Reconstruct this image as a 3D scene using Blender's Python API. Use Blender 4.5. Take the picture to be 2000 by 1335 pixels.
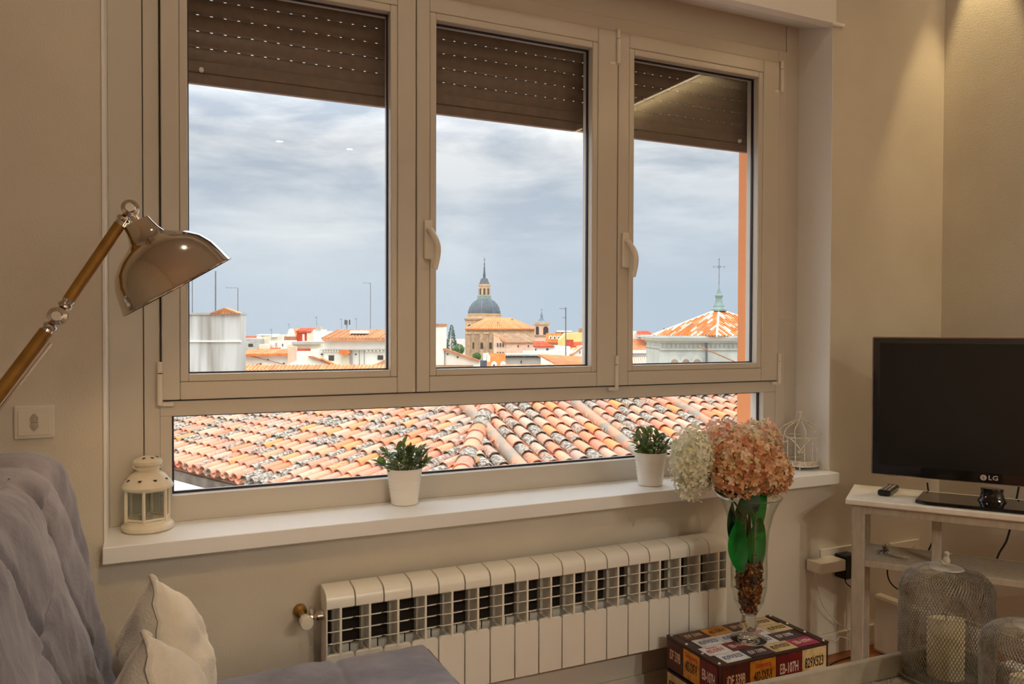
import bpy, math, random
import numpy as np
from mathutils import Vector, Matrix
random.seed(7)
for o in list(bpy.data.objects): bpy.data.objects.remove(o)
SC = bpy.context.scene
COL = SC.collection
pi = math.pi
def srgb(r, g, b):
    f = lambda c: (c/255/12.92 if c/255 <= .04045 else ((c/255+.055)/1.055)**2.4)
    return (f(r), f(g), f(b), 1)

# ------------------------------------------------------------------ camera
F = 1530.0; CAMZ = 1.245; D = 2.2
YAW, PITCH, ROLL = [math.radians(a) for a in (24.95, -0.958, 0.172)]
fwd = Vector((math.sin(YAW)*math.cos(PITCH), math.cos(YAW)*math.cos(PITCH), math.sin(PITCH)))
rt = Vector((math.cos(YAW), -math.sin(YAW), 0)); upv = rt.cross(fwd)
R2 = rt*math.cos(ROLL)+upv*math.sin(ROLL); U2 = upv*math.cos(ROLL)-rt*math.sin(ROLL)
CAM = Vector((0, -D, CAMZ))
cd = bpy.data.cameras.new('camera'); cam = bpy.data.objects.new('camera', cd); COL.objects.link(cam)
cd.sensor_width = 36; cd.lens = F/2000*36; cd.clip_start = .02; cd.clip_end = 3000
m = Matrix((R2, U2, -fwd)).transposed().to_4x4(); m.translation = CAM
cam.matrix_world = m; SC.camera = cam
def ray(x, y): return fwd + R2*((x-1000)/F) - U2*((y-667.5)/F)
def P(x, y, d): return CAM + ray(x, y)*d                       # point on a sight line at a given distance
def PY(x, y, Y): r = ray(x, y); return CAM + r*((Y-CAM.y)/r.y)   # ... on a plane parallel to the window wall
def PZ(x, y, Z): r = ray(x, y); return CAM + r*((Z-CAM.z)/r.z)   # ... at a given height
def pix(p):
    v = Vector(p)-CAM; k = v.dot(fwd); return 1000+F*v.dot(R2)/k, 667.5-F*v.dot(U2)/k
FV = Vector((math.sin(YAW), math.cos(YAW), 0)); RV = Vector(rt)

# ------------------------------------------------------------------ sky, sun, exposure
W = bpy.data.worlds.new('sky'); SC.world = W; W.use_nodes = True
nt = W.node_tree; N = nt.nodes; L = nt.links; N.clear()
out = N.new('ShaderNodeOutputWorld'); bg = N.new('ShaderNodeBackground'); L.new(bg.outputs[0], out.inputs[0])
tc = N.new('ShaderNodeTexCoord'); sep = N.new('ShaderNodeSeparateXYZ'); L.new(tc.outputs['Generated'], sep.inputs[0])
mp = N.new('ShaderNodeMapping'); mp.inputs['Scale'].default_value = (1.6, 1.6, 6.5); L.new(tc.outputs['Generated'], mp.inputs[0])
nz = N.new('ShaderNodeTexNoise'); nz.inputs['Scale'].default_value = 3.6; nz.inputs['Detail'].default_value = 7; nz.inputs['Roughness'].default_value = .55
nz.inputs['Distortion'].default_value = .25
L.new(mp.outputs[0], nz.inputs['Vector'])
cr = N.new('ShaderNodeValToRGB'); cr.color_ramp.elements[0].position = .36; cr.color_ramp.elements[1].position = .62
cr.color_ramp.elements[0].color = srgb(184, 196, 211); cr.color_ramp.elements[1].color = srgb(246, 248, 250)
L.new(nz.outputs[0], cr.inputs[0])
hz = N.new('ShaderNodeValToRGB'); hz.color_ramp.elements[0].position = .05; hz.color_ramp.elements[1].position = .24
hz.color_ramp.elements[0].color = (0, 0, 0, 1); hz.color_ramp.elements[1].color = (1, 1, 1, 1)
L.new(sep.outputs[2], hz.inputs[0])
mx = N.new('ShaderNodeMixRGB'); L.new(hz.outputs[0], mx.inputs[0]); mx.inputs[1].default_value = srgb(196, 212, 228); L.new(cr.outputs[0], mx.inputs[2])
L.new(mx.outputs[0], bg.inputs[0])
# an overcast sky is about three times as bright overhead as at the horizon
mr = N.new('ShaderNodeMapRange'); mr.inputs[1].default_value = .22; mr.inputs[2].default_value = 1; mr.inputs[3].default_value = 1.02; mr.inputs[4].default_value = 6.5
L.new(sep.outputs[2], mr.inputs[0]); L.new(mr.outputs[0], bg.inputs[1])

sd = bpy.data.lights.new('sun', 'SUN'); so = bpy.data.objects.new('sun', sd); COL.objects.link(so)
sd.energy = .35; sd.angle = math.radians(14); sd.color = (1, .95, .88)
so.rotation_euler = Vector((.42, .55, -.72)).to_track_quat('-Z', 'Y').to_euler()
SC.view_settings.view_transform = 'Standard'; SC.view_settings.look = 'None'
SC.view_settings.gamma = 1; SC.view_settings.use_curve_mapping = False
SC.view_settings.exposure = 0.0

# ------------------------------------------------------------------ materials
MT = {}
def mat(name, col, rough=.6, metal=0, var=None, vscale=8, bump=0, bscale=60, spec=.5, sheen=0, coat=0, stretch=None, detail=4, contrast=(.35, .65), trans=0, emis=None):
    if name in MT: return MT[name]
    m = bpy.data.materials.new(name); m.use_nodes = True; MT[name] = m
    n = m.node_tree.nodes; l = m.node_tree.links; p = n['Principled BSDF']
    p.inputs['Base Color'].default_value = col; p.inputs['Roughness'].default_value = rough; p.inputs['Metallic'].default_value = metal
    p.inputs['Specular IOR Level'].default_value = spec; p.inputs['Sheen Weight'].default_value = sheen; p.inputs['Coat Weight'].default_value = coat
    if emis: p.inputs['Emission Color'].default_value = emis[0]; p.inputs['Emission Strength'].default_value = emis[1]
    tc = n.new('ShaderNodeTexCoord'); mp = n.new('ShaderNodeMapping'); l.new(tc.outputs['Object'], mp.inputs[0])
    if stretch: mp.inputs['Scale'].default_value = stretch
    if var is not None:
        z = n.new('ShaderNodeTexNoise'); z.inputs['Scale'].default_value = vscale; z.inputs['Detail'].default_value = detail; l.new(mp.outputs[0], z.inputs[0])
        r = n.new('ShaderNodeValToRGB'); r.color_ramp.elements[0].position, r.color_ramp.elements[1].position = contrast
        r.color_ramp.elements[0].color = var; r.color_ramp.elements[1].color = col
        l.new(z.outputs[0], r.inputs[0]); l.new(r.outputs[0], p.inputs['Base Color'])
    if trans:
        t = n.new('ShaderNodeBsdfTranslucent'); t.inputs[0].default_value = col; x = n.new('ShaderNodeMixShader'); x.inputs[0].default_value = trans
        l.new(p.outputs[0], x.inputs[1]); l.new(t.outputs[0], x.inputs[2]); l.new(x.outputs[0], n['Material Output'].inputs[0])
    if bump:
        z = n.new('ShaderNodeTexNoise'); z.inputs['Scale'].default_value = bscale; z.inputs['Detail'].default_value = 3; l.new(mp.outputs[0], z.inputs[0])
        b = n.new('ShaderNodeBump'); b.inputs['Strength'].default_value = bump; b.inputs['Distance'].default_value = .004
        l.new(z.outputs[0], b.inputs['Height']); l.new(b.outputs[0], p.inputs['Normal'])
    return m
def glass_mat(name, tint=(1, 1, 1, 1), ior=1.5, rough=0):
    m = bpy.data.materials.new(name); m.use_nodes = True; MT[name] = m
    n = m.node_tree.nodes; l = m.node_tree.links; n.remove(n['Principled BSDF']); o = n['Material Output']
    t = n.new('ShaderNodeBsdfTransparent'); t.inputs[0].default_value = tint
    g = n.new('ShaderNodeBsdfGlossy'); g.inputs['Roughness'].default_value = rough; f = n.new('ShaderNodeFresnel')
    ge = n.new('ShaderNodeNewGeometry'); mi = n.new('ShaderNodeMapRange'); mi.inputs[3].default_value = ior; mi.inputs[4].default_value = 1/ior; l.new(ge.outputs['Backfacing'], mi.inputs[0]); l.new(mi.outputs[0], f.inputs[0])   # same index from either side of the sheet
    x = n.new('ShaderNodeMixShader'); l.new(f.outputs[0], x.inputs[0]); l.new(t.outputs[0], x.inputs[1]); l.new(g.outputs[0], x.inputs[2]); l.new(x.outputs[0], o.inputs[0])
    return m
mat('wall', srgb(220, 212, 197), .75, var=srgb(212, 204, 189), vscale=3, bump=.25, bscale=220)
mat('ceiling', srgb(225, 220, 210), .9)
mat('floor', srgb(176, 108, 52), .35, var=srgb(128, 70, 30), vscale=3, stretch=(1, 12, 1))
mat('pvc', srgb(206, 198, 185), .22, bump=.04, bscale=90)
mat('sill', srgb(246, 246, 245), .35, bump=.05, bscale=150)
mat('reveal', srgb(244, 242, 238), .7, bump=.2, bscale=200)
mat('gasket', srgb(34, 26, 40), .5)
mat('shutter', srgb(112, 92, 78), .5, var=srgb(100, 82, 70), vscale=40)
mat('terracotta_wall', srgb(222, 140, 88), .85, bump=.2, bscale=120)
glass_mat('window_glass', (.985, .99, .985, 1), 1.5)
glass_mat('clear_glass', (.96, .98, .97, 1), 1.45)
mat('chrome', srgb(205, 200, 192), .06, 1)
mat('brass', srgb(164, 122, 52), .45, .35, var=srgb(142, 102, 40), vscale=30)
mat('brushed', srgb(206, 198, 186), .10, 1)
mat('white_plastic', srgb(228, 220, 205), .35)
mat('black_plastic', srgb(16, 16, 17), .25)
mat('black_cable', srgb(14, 13, 13), .45)
mat('screen', srgb(9, 9, 11), .28)
mat('bezel', srgb(12, 10, 12), .08, coat=.5)
mat('bezel_edge', srgb(150, 120, 112), .25, .6)
mat('white_metal', srgb(244, 240, 230), .25)
mat('dark_grey', srgb(60, 58, 55), .6)
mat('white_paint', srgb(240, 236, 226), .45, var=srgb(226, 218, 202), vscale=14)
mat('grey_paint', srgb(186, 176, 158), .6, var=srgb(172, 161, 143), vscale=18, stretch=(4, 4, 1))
mat('velvet', srgb(138, 136, 148), .85, sheen=.2, var=srgb(108, 105, 117), vscale=7, bump=.3, bscale=160)
mat('cream_fabric', srgb(226, 216, 198), .9, sheen=.4, var=srgb(206, 195, 176), vscale=10, bump=.35, bscale=240)
mat('enamel', srgb(235, 226, 205), .35, var=srgb(224, 212, 188), vscale=16)
mat('star_hole', srgb(40, 32, 26), .8)
mat('alu', srgb(200, 200, 200), .3, .9)
mat('wax', srgb(240, 226, 186), .5, var=srgb(232, 212, 166), vscale=9)
mat('wire', srgb(150, 143, 130), .5, .3, var=srgb(116, 108, 96), vscale=60)
mat('cloche_top', srgb(188, 182, 172), .5, .3, var=srgb(150, 142, 130), vscale=30)
mat('cage', srgb(244, 238, 226), .5, var=srgb(214, 198, 172), vscale=90)
mat('soil', srgb(60, 45, 30), .9)
mat('stem', srgb(92, 108, 62), .6)
mat('leaf_light', srgb(134, 160, 76), .4, var=srgb(100, 132, 60), vscale=40, trans=.35)
mat('leaf_dark', srgb(92, 112, 70), .4, var=srgb(120, 136, 92), vscale=50, trans=.35)
mat('leaf_pale', srgb(150, 164, 116), .4, var=srgb(110, 128, 82), vscale=50, trans=.35)
mat('leaf_silk', srgb(18, 140, 46), .45, var=srgb(8, 96, 30), vscale=30, trans=.35)
mat('leaf_silk_dark', srgb(44, 78, 40), .5, var=srgb(30, 58, 32), vscale=30)
mat('trunk_edge', srgb(66, 36, 28), .4, var=srgb(46, 24, 20), vscale=20)
mat('stud', srgb(230, 220, 200), .3, .6)
mat('potpourri', srgb(150, 88, 36), .8, var=srgb(62, 34, 18), vscale=60, contrast=(.4, .6))
mat('tray_paint', srgb(168, 158, 140), .5, var=srgb(148, 138, 120), vscale=12)
mat('woven', srgb(214, 204, 186), .85, var=srgb(150, 138, 120), vscale=260, contrast=(.42, .58), bump=.6, bscale=300)

# ------------------------------------------------------------------ mesh builder
class MB:
    def __init__(s): s.v = []; s.f = []; s.a = []; s.cur = 0.
    def add(s, vs, fs):
        b = len(s.v); s.v += [tuple(v) for v in vs]; s.f += [tuple(i+b for i in f) for f in fs]; s.a += [s.cur]*len(fs); return s
    def box(s, x0, y0, z0, x1, y1, z1):
        return s.add([(x0,y0,z0),(x1,y0,z0),(x1,y1,z0),(x0,y1,z0),(x0,y0,z1),(x1,y0,z1),(x1,y1,z1),(x0,y1,z1)],
            [(0,3,2,1),(4,5,6,7),(0,1,5,4),(1,2,6,5),(2,3,7,6),(3,0,4,7)])
    def obox(s, c, ax, ay, az):      # centre and three half-axes
        c, ax, ay, az = map(Vector, (c, ax, ay, az)); vs = []
        for k in (-1, 1):
            for i, j in ((-1,-1),(1,-1),(1,1),(-1,1)): vs.append(c+ax*i+ay*j+az*k)
        return s.add(vs, [(0,3,2,1),(4,5,6,7),(0,1,5,4),(1,2,6,5),(2,3,7,6),(3,0,4,7)])
    def prism(s, poly, off):         # polygon of 3-D points pushed along a vector
        poly = [Vector(p) for p in poly]; off = Vector(off); n = len(poly)
        return s.add(poly+[p+off for p in poly], [tuple(range(n-1,-1,-1)), tuple(range(n, 2*n))]+[(i,(i+1)%n,n+(i+1)%n,n+i) for i in range(n)])
    def tube(s, pts, r, n=8, cap=True, closed=False):
        pts = [Vector(p) for p in pts]; k = len(pts); rs = r if isinstance(r, (list, tuple)) else [r]*k
        vs = []; prev = None
        for i, p in enumerate(pts):
            if closed: t = pts[(i+1)%k]-pts[i-1]
            else: t = pts[min(i+1, k-1)]-pts[max(i-1, 0)]
            t.normalize()
            if prev is None:
                a = Vector((0,0,1)) if abs(t.z) < .9 else Vector((1,0,0)); u = t.cross(a).normalized()
            else: u = (prev - t*prev.dot(t)).normalized()
            prev = u; w = t.cross(u)
            for j in range(n):
                a = 2*pi*j/n; vs.append(p+(u*math.cos(a)+w*math.sin(a))*rs[i])
        fs = []
        for i in range(k if closed else k-1):
            i2 = (i+1) % k
            for j in range(n): fs.append((i*n+j, i*n+(j+1)%n, i2*n+(j+1)%n, i2*n+j))
        if cap and not closed: fs += [tuple(range(n-1,-1,-1)), tuple((k-1)*n+j for j in range(n))]
        return s.add(vs, fs)
    def lathe(s, prof, n=24, c=(0,0,0), ax=(0,0,1), caps=(False, False), sx=1, a0=0, ref=None):
        ax = Vector(ax).normalized(); c = Vector(c)
        a = Vector(ref) if ref else (Vector((1,0,0)) if abs(ax.x) < .9 else Vector((0,1,0))); u = (a-ax*a.dot(ax)).normalized(); w = ax.cross(u)
        vs = [c+ax*h+(u*math.cos(2*pi*j/n+a0)+w*math.sin(2*pi*j/n+a0)*sx)*r for r, h in prof for j in range(n)]
        fs = [(i*n+j, i*n+(j+1)%n, (i+1)*n+(j+1)%n, (i+1)*n+j) for i in range(len(prof)-1) for j in range(n)]
        if caps[0]: fs.append(tuple(range(n-1,-1,-1)))
        if caps[1]: fs.append(tuple((len(prof)-1)*n+j for j in range(n)))
        return s.add(vs, fs)
    def grid(s, fn, nu, nv, cu=False):
        vs = [fn(i/(nu if cu else nu-1), j/(nv-1)) for j in range(nv) for i in range(nu)]
        fs = [(j*nu+i, j*nu+(i+1)%nu, (j+1)*nu+(i+1)%nu, (j+1)*nu+i) for j in range(nv-1) for i in range(nu if cu else nu-1)]
        return s.add(vs, fs)
    def mesh(s, name, m, smooth=None, attr=False):
        me = bpy.data.meshes.new(name); me.from_pydata(s.v, [], s.f); me.update()
        if m: me.materials.append(MT[m] if isinstance(m, str) else m)
        if smooth is not None:
            me.polygons.foreach_set('use_smooth', [True]*len(me.polygons)); me.set_sharp_from_angle(angle=math.radians(smooth))
        if attr:
            at = me.attributes.new('tone', 'FLOAT', 'FACE'); at.data.foreach_set('value', s.a)
        return me
    def build(s, name, m, parent=None, smooth=None, bevel=0, attr=False, loc=None):
        return link(name, s.mesh(name, m, smooth, attr), parent, bevel, loc)
def link(name, me, parent=None, bevel=0, loc=None):
    o = bpy.data.objects.new(name, me); COL.objects.link(o); o.parent = parent
    if loc is not None: o.location = loc
    if bevel:
        b = o.modifiers.new('bevel', 'BEVEL'); b.width = bevel; b.segments = 2; b.limit_method = 'ANGLE'; b.angle_limit = .6
    return o
def tag(o, label, cat, group=None):
    o['label'] = label; o['category'] = cat
    if group: o['group'] = group
    return o
def thing(name, label, cat, loc=(0,0,0), group=None):
    o = bpy.data.objects.new(name, None); COL.objects.link(o); o.location = loc; o.empty_display_size = .05
    return tag(o, label, cat, group)
def struct(o, label=None):
    o['kind'] = 'structure'
    if label: o['label'] = label
    return o
def stuff(o): o['kind'] = 'stuff'; return o
def text(body, size, m, loc, rot, parent, name='lettering', thick=.0006, sx=1, align='CENTER'):
    cu = bpy.data.curves.new('t', 'FONT'); cu.body = body; cu.size = size; cu.align_x = align; cu.align_y = 'CENTER'; cu.extrude = thick; cu.offset = size*.018; cu.resolution_u = 2
    to = bpy.data.objects.new('t', cu); me = bpy.data.meshes.new_from_object(to)
    bpy.data.objects.remove(to); bpy.data.curves.remove(cu)
    me.materials.clear(); me.materials.append(MT[m])
    o = link(name, me, parent); o.location = loc
    o.rotation_euler = rot.to_euler() if hasattr(rot, 'to_euler') else rot; o.scale = (sx, 1, 1)
    return o

# ------------------------------------------------------------------ room shell
XL, XR, YB, ZC = -2.0, 2.99, -6.2, 3.05
RX0, RX1, SZ = -.097, 2.366, .705        # window recess and sill height
FY = .165                                # inner face of the window frame
b = MB()
b.box(XL-.2, 0, 0, RX0, .47, ZC+.3); b.box(RX1, 0, 0, XR+.2, .47, ZC+.3); b.box(RX0, 0, 0, RX1, .47, SZ-.042); b.box(RX0, 0, 2.47, RX1, .47, ZC+.3)
ww = struct(b.build('wall_window', 'wall'))
b = MB(); b.box(XR, YB-.2, 0, XR+.2, 0, ZC+.3); struct(b.build('wall_right', 'wall'))
b = MB(); b.box(XL-.2, YB-.2, 0, XL, 0, ZC+.3); struct(b.build('wall_left', 'wall'))
b = MB(); b.box(XL, YB-.2, 0, XR, YB, ZC+.3); struct(b.build('wall_back', 'wall'))
b = MB(); b.box(XL, YB, ZC, XR, 0, ZC+.2); struct(b.build('ceiling', 'ceiling'))
fl = struct(MB().box(XL-.2, YB-.2, -.2, XR+.2, .47, -.012).build('floor', 'soil'))
pm = MB().box(-.6, -.07, -.012, .6, .07, 0).mesh('floor_plank', 'floor')
for iy in range(10):                                          # planks beside the box and the stand
    for ix in range(5):
        o = link('floor_plank', pm, fl, bevel=.0015); o.location = (-1.1+ix*1.203+(iy % 3)*.31-.3, -.07-iy*.1415, 0)
struct(MB().box(XL, YB, -.012, XR, -1.49, 0).build('floor', 'floor'))
b = MB(); b.box(XL, -.014, 0, XR, 0, .082); struct(b.build('baseboard_window', 'wall', bevel=.004))
b = MB(); b.box(XR-.014, YB, 0, XR, -.014, .082); struct(b.build('baseboard_right', 'wall', bevel=.004))
# recess lining: jambs, sloping head, sill
b = MB(); b.box(RX1-.003, .001, SZ, RX1+.004, FY+.02, 2.5); b.box(RX0-.004, -.004, SZ, RX0+.002, FY+.02, 2.5)
struct(b.build('trim_1', 'reveal'))
b = MB(); b.prism([(RX0, -.012, 2.402), (RX0, .02, 2.398), (RX0, FY+.03, 2.455), (RX0, FY+.03, 2.5), (RX0, -.012, 2.5)], (RX1-RX0, 0, 0))
struct(b.build('trim_2', 'reveal'))
b = MB(); b.box(RX1-.02, -.014, 2.396, RX1+.045, 0, 2.408); struct(b.build('trim_3', 'reveal', bevel=.003))
b = MB(); b.box(RX0-.006, -.045, SZ-.042, RX1+.006, .26, SZ); o = struct(b.build('trim_4', 'sill', bevel=.0025), 'white window sill board')

# ------------------------------------------------------------------ window
win = bpy.data.objects.new('window_1', None); COL.objects.link(win); win.location = (0, 0, 0); struct(win, 'white framed window with three casements over a fixed pane')
SASH = [(.035, .761, .103, .680), (.764, 1.500, .829, 1.398), (1.503, 2.245, 1.570, 2.140)]
SB, ST, PB, PT = 1.046, 2.288, 1.117, 2.216
def ring(b, X0, Z0, X1, Z1, x0, z0, x1, z1, y0, y1):
    b.box(X0, y0, Z0, x0, y1, Z1); b.box(x1, y0, Z0, X1, y1, Z1); b.box(x0, y0, Z0, x1, y1, z0); b.box(x0, y0, z1, x1, y1, Z1)
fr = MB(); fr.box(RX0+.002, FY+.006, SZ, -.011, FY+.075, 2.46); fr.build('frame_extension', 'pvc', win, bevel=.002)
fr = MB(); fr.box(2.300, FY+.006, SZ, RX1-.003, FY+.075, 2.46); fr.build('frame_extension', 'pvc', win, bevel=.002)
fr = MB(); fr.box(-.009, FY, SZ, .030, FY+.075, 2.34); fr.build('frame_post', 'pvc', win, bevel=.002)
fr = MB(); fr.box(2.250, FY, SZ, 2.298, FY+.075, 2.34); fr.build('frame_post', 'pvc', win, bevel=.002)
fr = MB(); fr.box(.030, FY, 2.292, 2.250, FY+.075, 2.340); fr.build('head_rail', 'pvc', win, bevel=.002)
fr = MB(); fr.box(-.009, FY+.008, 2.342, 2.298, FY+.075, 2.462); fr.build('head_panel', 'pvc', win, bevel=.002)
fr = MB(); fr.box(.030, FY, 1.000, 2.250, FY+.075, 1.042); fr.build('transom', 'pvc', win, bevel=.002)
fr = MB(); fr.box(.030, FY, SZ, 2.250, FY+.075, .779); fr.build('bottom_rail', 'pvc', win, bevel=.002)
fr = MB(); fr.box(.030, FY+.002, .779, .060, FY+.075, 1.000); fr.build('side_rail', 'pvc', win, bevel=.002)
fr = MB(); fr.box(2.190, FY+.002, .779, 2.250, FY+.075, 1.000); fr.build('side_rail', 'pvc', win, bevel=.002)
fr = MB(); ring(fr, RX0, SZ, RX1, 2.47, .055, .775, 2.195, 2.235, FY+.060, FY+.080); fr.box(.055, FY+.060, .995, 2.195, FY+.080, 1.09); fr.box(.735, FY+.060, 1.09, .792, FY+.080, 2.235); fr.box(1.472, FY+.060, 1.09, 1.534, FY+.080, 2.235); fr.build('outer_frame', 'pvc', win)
fr = MB(); ring(fr, .060, .779, 2.190, 1.000, .066, .785, 2.184, .995, FY+.028, FY+.036); fr.build('gasket', 'gasket', win)
MB().box(.061, FY+.034, .780, 2.189, FY+.040, .999).build('pane', 'window_glass', win)
for i, (a, c, p, q) in enumerate(SASH):
    b = MB(); ring(b, a, SB, c, ST, p-.022, PB-.022, q+.022, PT+.022, FY-.016, FY+.058)
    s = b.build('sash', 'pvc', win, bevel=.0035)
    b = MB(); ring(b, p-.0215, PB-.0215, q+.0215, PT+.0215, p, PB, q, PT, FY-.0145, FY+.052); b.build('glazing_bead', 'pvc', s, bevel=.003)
    b = MB(); ring(b, p, PB, q, PT, p+.004, PB+.004, q-.004, PT-.004, FY+.014, FY+.024); b.build('gasket', 'gasket', s)
    MB().box(p+.001, FY+.020, PB+.001, q-.001, FY+.026, PT-.001).build('pane', 'window_glass', s)
    hx = {0: (.030,), 1: (1.4985,), 2: (2.249,)}[i]
    for x in hx:
        for z0 in (SB-.012, ST-.115):
            b = MB(); b.tube([(x, FY-.02, z0), (x, FY-.02, z0+.085)], .0075, 10); b.tube([(x, FY-.02, z0+.088), (x, FY-.02, z0+.118)], .0075, 10)
            b.box(x-.030 if i else x-.002, FY-.017, z0-.004, x+.004 if i else x+.034, FY-.013, z0+.006)
            b.build('hinge', 'white_plastic', s, smooth=40)
    if i:
        x = {1: .800, 2: 1.530}[i]
        b = MB(); b.box(x-.014, FY-.028, 1.462, x+.014, FY-.015, 1.585); h = b.build('handle', 'white_plastic', s, bevel=.004)
        b = MB(); pts = []; rs = []
        for k in range(10):
            u = k/9; pts.append((x+.002+.012*math.sin(u*pi)+.004*u, FY-.034-.03*math.sin(min(1, u*2.2)*pi/2), 1.548-.125*u+.006)); rs.append(.0105-.003*abs(u-.45))
        b.tube([(x, FY-.026, 1.552), pts[0]], .010, 10); b.tube(pts, rs, 10); b.build('lever', 'white_plastic', s, smooth=50)
# exterior reveal painted terracotta
b = MB(); b.box(2.322, .242, SZ-.1, RX1+.02, .47, 2.7); b.box(RX0-.02, .242, SZ-.1, -.04, .47, 2.7)
struct(b.build('trim_5', 'terracotta_wall'), 'terracotta painted outer window reveal')
b = MB(); b.box(RX0-.02, .26, SZ-.1, RX1, .50, .715); struct(b.build('trim_6', 'sill'))
# ------------------------------------------------------------------ roller shutter
sh = thing('roller_shutter', 'brown roller shutter half lowered outside the window', 'shutter', (1.12, .27, 1.955))
def slat_mesh():
    b = MB(); n = 6
    prof = [(-.002+.004*math.sin(pi*k/n), -.0005+.0412*k/n) for k in range(n+1)]
    poly = [(-1.17, -y, z) for y, z in prof]+[(-1.17, .006, .0407), (-1.17, .006, -.0005)]
    b.prism(poly, (2.34, 0, 0))
    x = -1.17
    while x < 1.16: b.box(x, -.002, .040, x+.030, .004, .0475); x += .038
    b.box(-1.17, -.001, .0429, 1.17, .005, .0475)
    return b.mesh('slat', 'shutter', 30)
sm = slat_mesh()
MB().box(-1.17, -.008, 0, 1.17, .010, .030).box(-1.17, -.004, .030, 1.17, .006, .0335).box(-1.17, -.007, .0335, 1.17, .008, .066).build('bottom_bar', 'shutter', sh, bevel=.003)
for k in range(7):
    o = link('slat', sm, sh); o.location = (0, 0, .066+.0475*k)
for x in (-.975, 1.02):
    MB().lathe([(.002, -.008), (.006, -.008), (.0075, .0)], 12, (x, -.010, .040), (0, 1, 0), (True, False)).build('stopper', 'white_plastic', sh, smooth=40)
# ------------------------------------------------------------------ ceiling downlights (back pair reflected in the glass, front pair added as fill)
WARM = (1, .90, .69)
def bulb_mat(name, col, s):
    return mat(name, (1, 1, 1, 1), .5, emis=(col+(1,), s))
bulb_mat('lamp_glow', (1, .82, .58), 14); bulb_mat('downlight_glow', (1, .93, .80), 34)
def downlight(x, y, watt, label, angle=120, blend=.5, aim=(0, 0, -1), rad=.045, col=WARM, fs=1):
    t = thing('ceiling_downlight', label, 'downlight', (x, y, ZC), 'recessed ceiling downlights')
    MB().lathe([(.034*fs, -.001), (.036*fs, -.008), (.050*fs, -.006), (.052*fs, 0)], 24).build('trim_ring', 'white_metal', t, smooth=40)
    MB().lathe([(.0, -.003), (.034*fs, -.003)], 24).build('lens', 'downlight_glow', t)
    ld = bpy.data.lights.new('downlight_lamp', 'SPOT'); lo = bpy.data.objects.new('downlight_lamp', ld); COL.objects.link(lo); lo.parent = t
    lo.location = (0, 0, -.012); ld.energy = watt; ld.color = col; ld.spot_size = math.radians(angle); ld.spot_blend = blend; ld.shadow_soft_size = rad
    lo.rotation_euler = Vector(aim).to_track_quat('-Z', 'Y').to_euler()
    return t
downlight(1.16, -5.25, 270, 'recessed ceiling downlight at the back of the room, nearer the sofa side', 155, .6, col=(1, .94, .80))
downlight(1.85, -5.28, 270, 'recessed ceiling downlight at the back of the room, nearer the TV side', 155, .6, col=(1, .94, .80))
downlight(.30, -.85, 14, 'added ceiling fill light above the sofa seat', 150, .6)  # extra lamp added to brighten the window end of the room
downlight(1.70, -.80, 5, 'added ceiling fill light above the coffee table', 150, .6)  # second added fill lamp, kept clear of the panes' reflections
st = thing('light_strip', 'warm linear light strip fixed high on the right wall and washing down it', 'light', (XR-.022, -1.75, 2.762))
MB().box(-.015, -.95, -.012, .015, .95, 0).build('profile', 'white_metal', st, bevel=.002); MB().box(-.010, -.94, -.0135, .010, .94, -.0118).build('diffuser', bulb_mat('strip_glow', (1, .82, .55), 5), st)
ld = bpy.data.lights.new('strip_lamp', 'AREA'); ld.shape = 'RECTANGLE'; ld.size = .02; ld.size_y = 1.88; ld.energy = 10; ld.color = (1, .76, .40); lo = bpy.data.objects.new('strip_lamp', ld); COL.objects.link(lo); lo.parent = st; lo.location = (0, 0, -.015); lo.rotation_euler = (0, -.5, 0)
downlight(2.90, -.17, 44, 'recessed ceiling downlight in the corner above the television', 36, .5, (0, 0, -1), .012, col=(1, .74, .38))

# ------------------------------------------------------------------ radiator
mat('hollow_shade', srgb(40, 30, 22), .9)  # dark brown stands in for shade in the gaps of the grille
RXL = .43; RW = .0799; RZ0, RZ1 = .205, .542
rad = thing('radiator', 'white sectional radiator with open louvred grille under the window sill', 'radiator', (RXL, -.107, RZ0))
def rad_element():
    w = RW-.0035; H = RZ1-RZ0; zc = .489-RZ0; zp = .368-RZ0
    b = MB()
    # cap with a rounded front edge
    prof = [(.078, zc+.002), (.078, H-.002), (.072, H), (.030, H-.004), (.012, H-.009), (.004, H-.018), (0, H-.030), (.001, zc+.004), (.008, zc)]
    b.prism([(0, y, z) for y, z in prof][::-1], (w, 0, 0))
    body = b.mesh('cap', 'white_metal', 35)
    p = MB(); r = .008
    poly = [(0, 0), (w, 0), (w, zp-r), (w-r*.3, zp-r*.3), (w-r, zp), (r, zp), (r*.3, zp-r*.3), (0, zp-r)]
    p.prism([(x, .002, z) for x, z in poly], (0, .012, 0)); p.box(w*.35, .014, 0, w*.65, .075, zp); p.box(0, .068, 0, w, .075, zp)
    panel = p.mesh('panel', 'white_metal', 35)
    g = MB(); g.box(w/2-.003, -.001, zp-.004, w/2+.003, .060, zc+.004)
    for k in range(3):
        z = zp+.030*(k+1)+.002*k
        g.prism([(.002, .010, z-.002), (.009, .0, z), (w-.009, .0, z), (w-.002, .010, z-.002), (w-.002, .034, z-.012), (.002, .034, z-.012)], (0, 0, .0026))
    g.box(w/2-.012, .050, zp, w/2+.012, .075, zc)
    grille = g.mesh('grille', 'white_metal', 25)
    return body, panel, grille
ms = rad_element()
for k in range(17):
    e = link('element', ms[0], rad, bevel=.0012); e.location = (k*RW, 0, 0)
    o = link('panel', ms[1], e, bevel=.0015); o = link('grille', ms[2], e)
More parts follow.
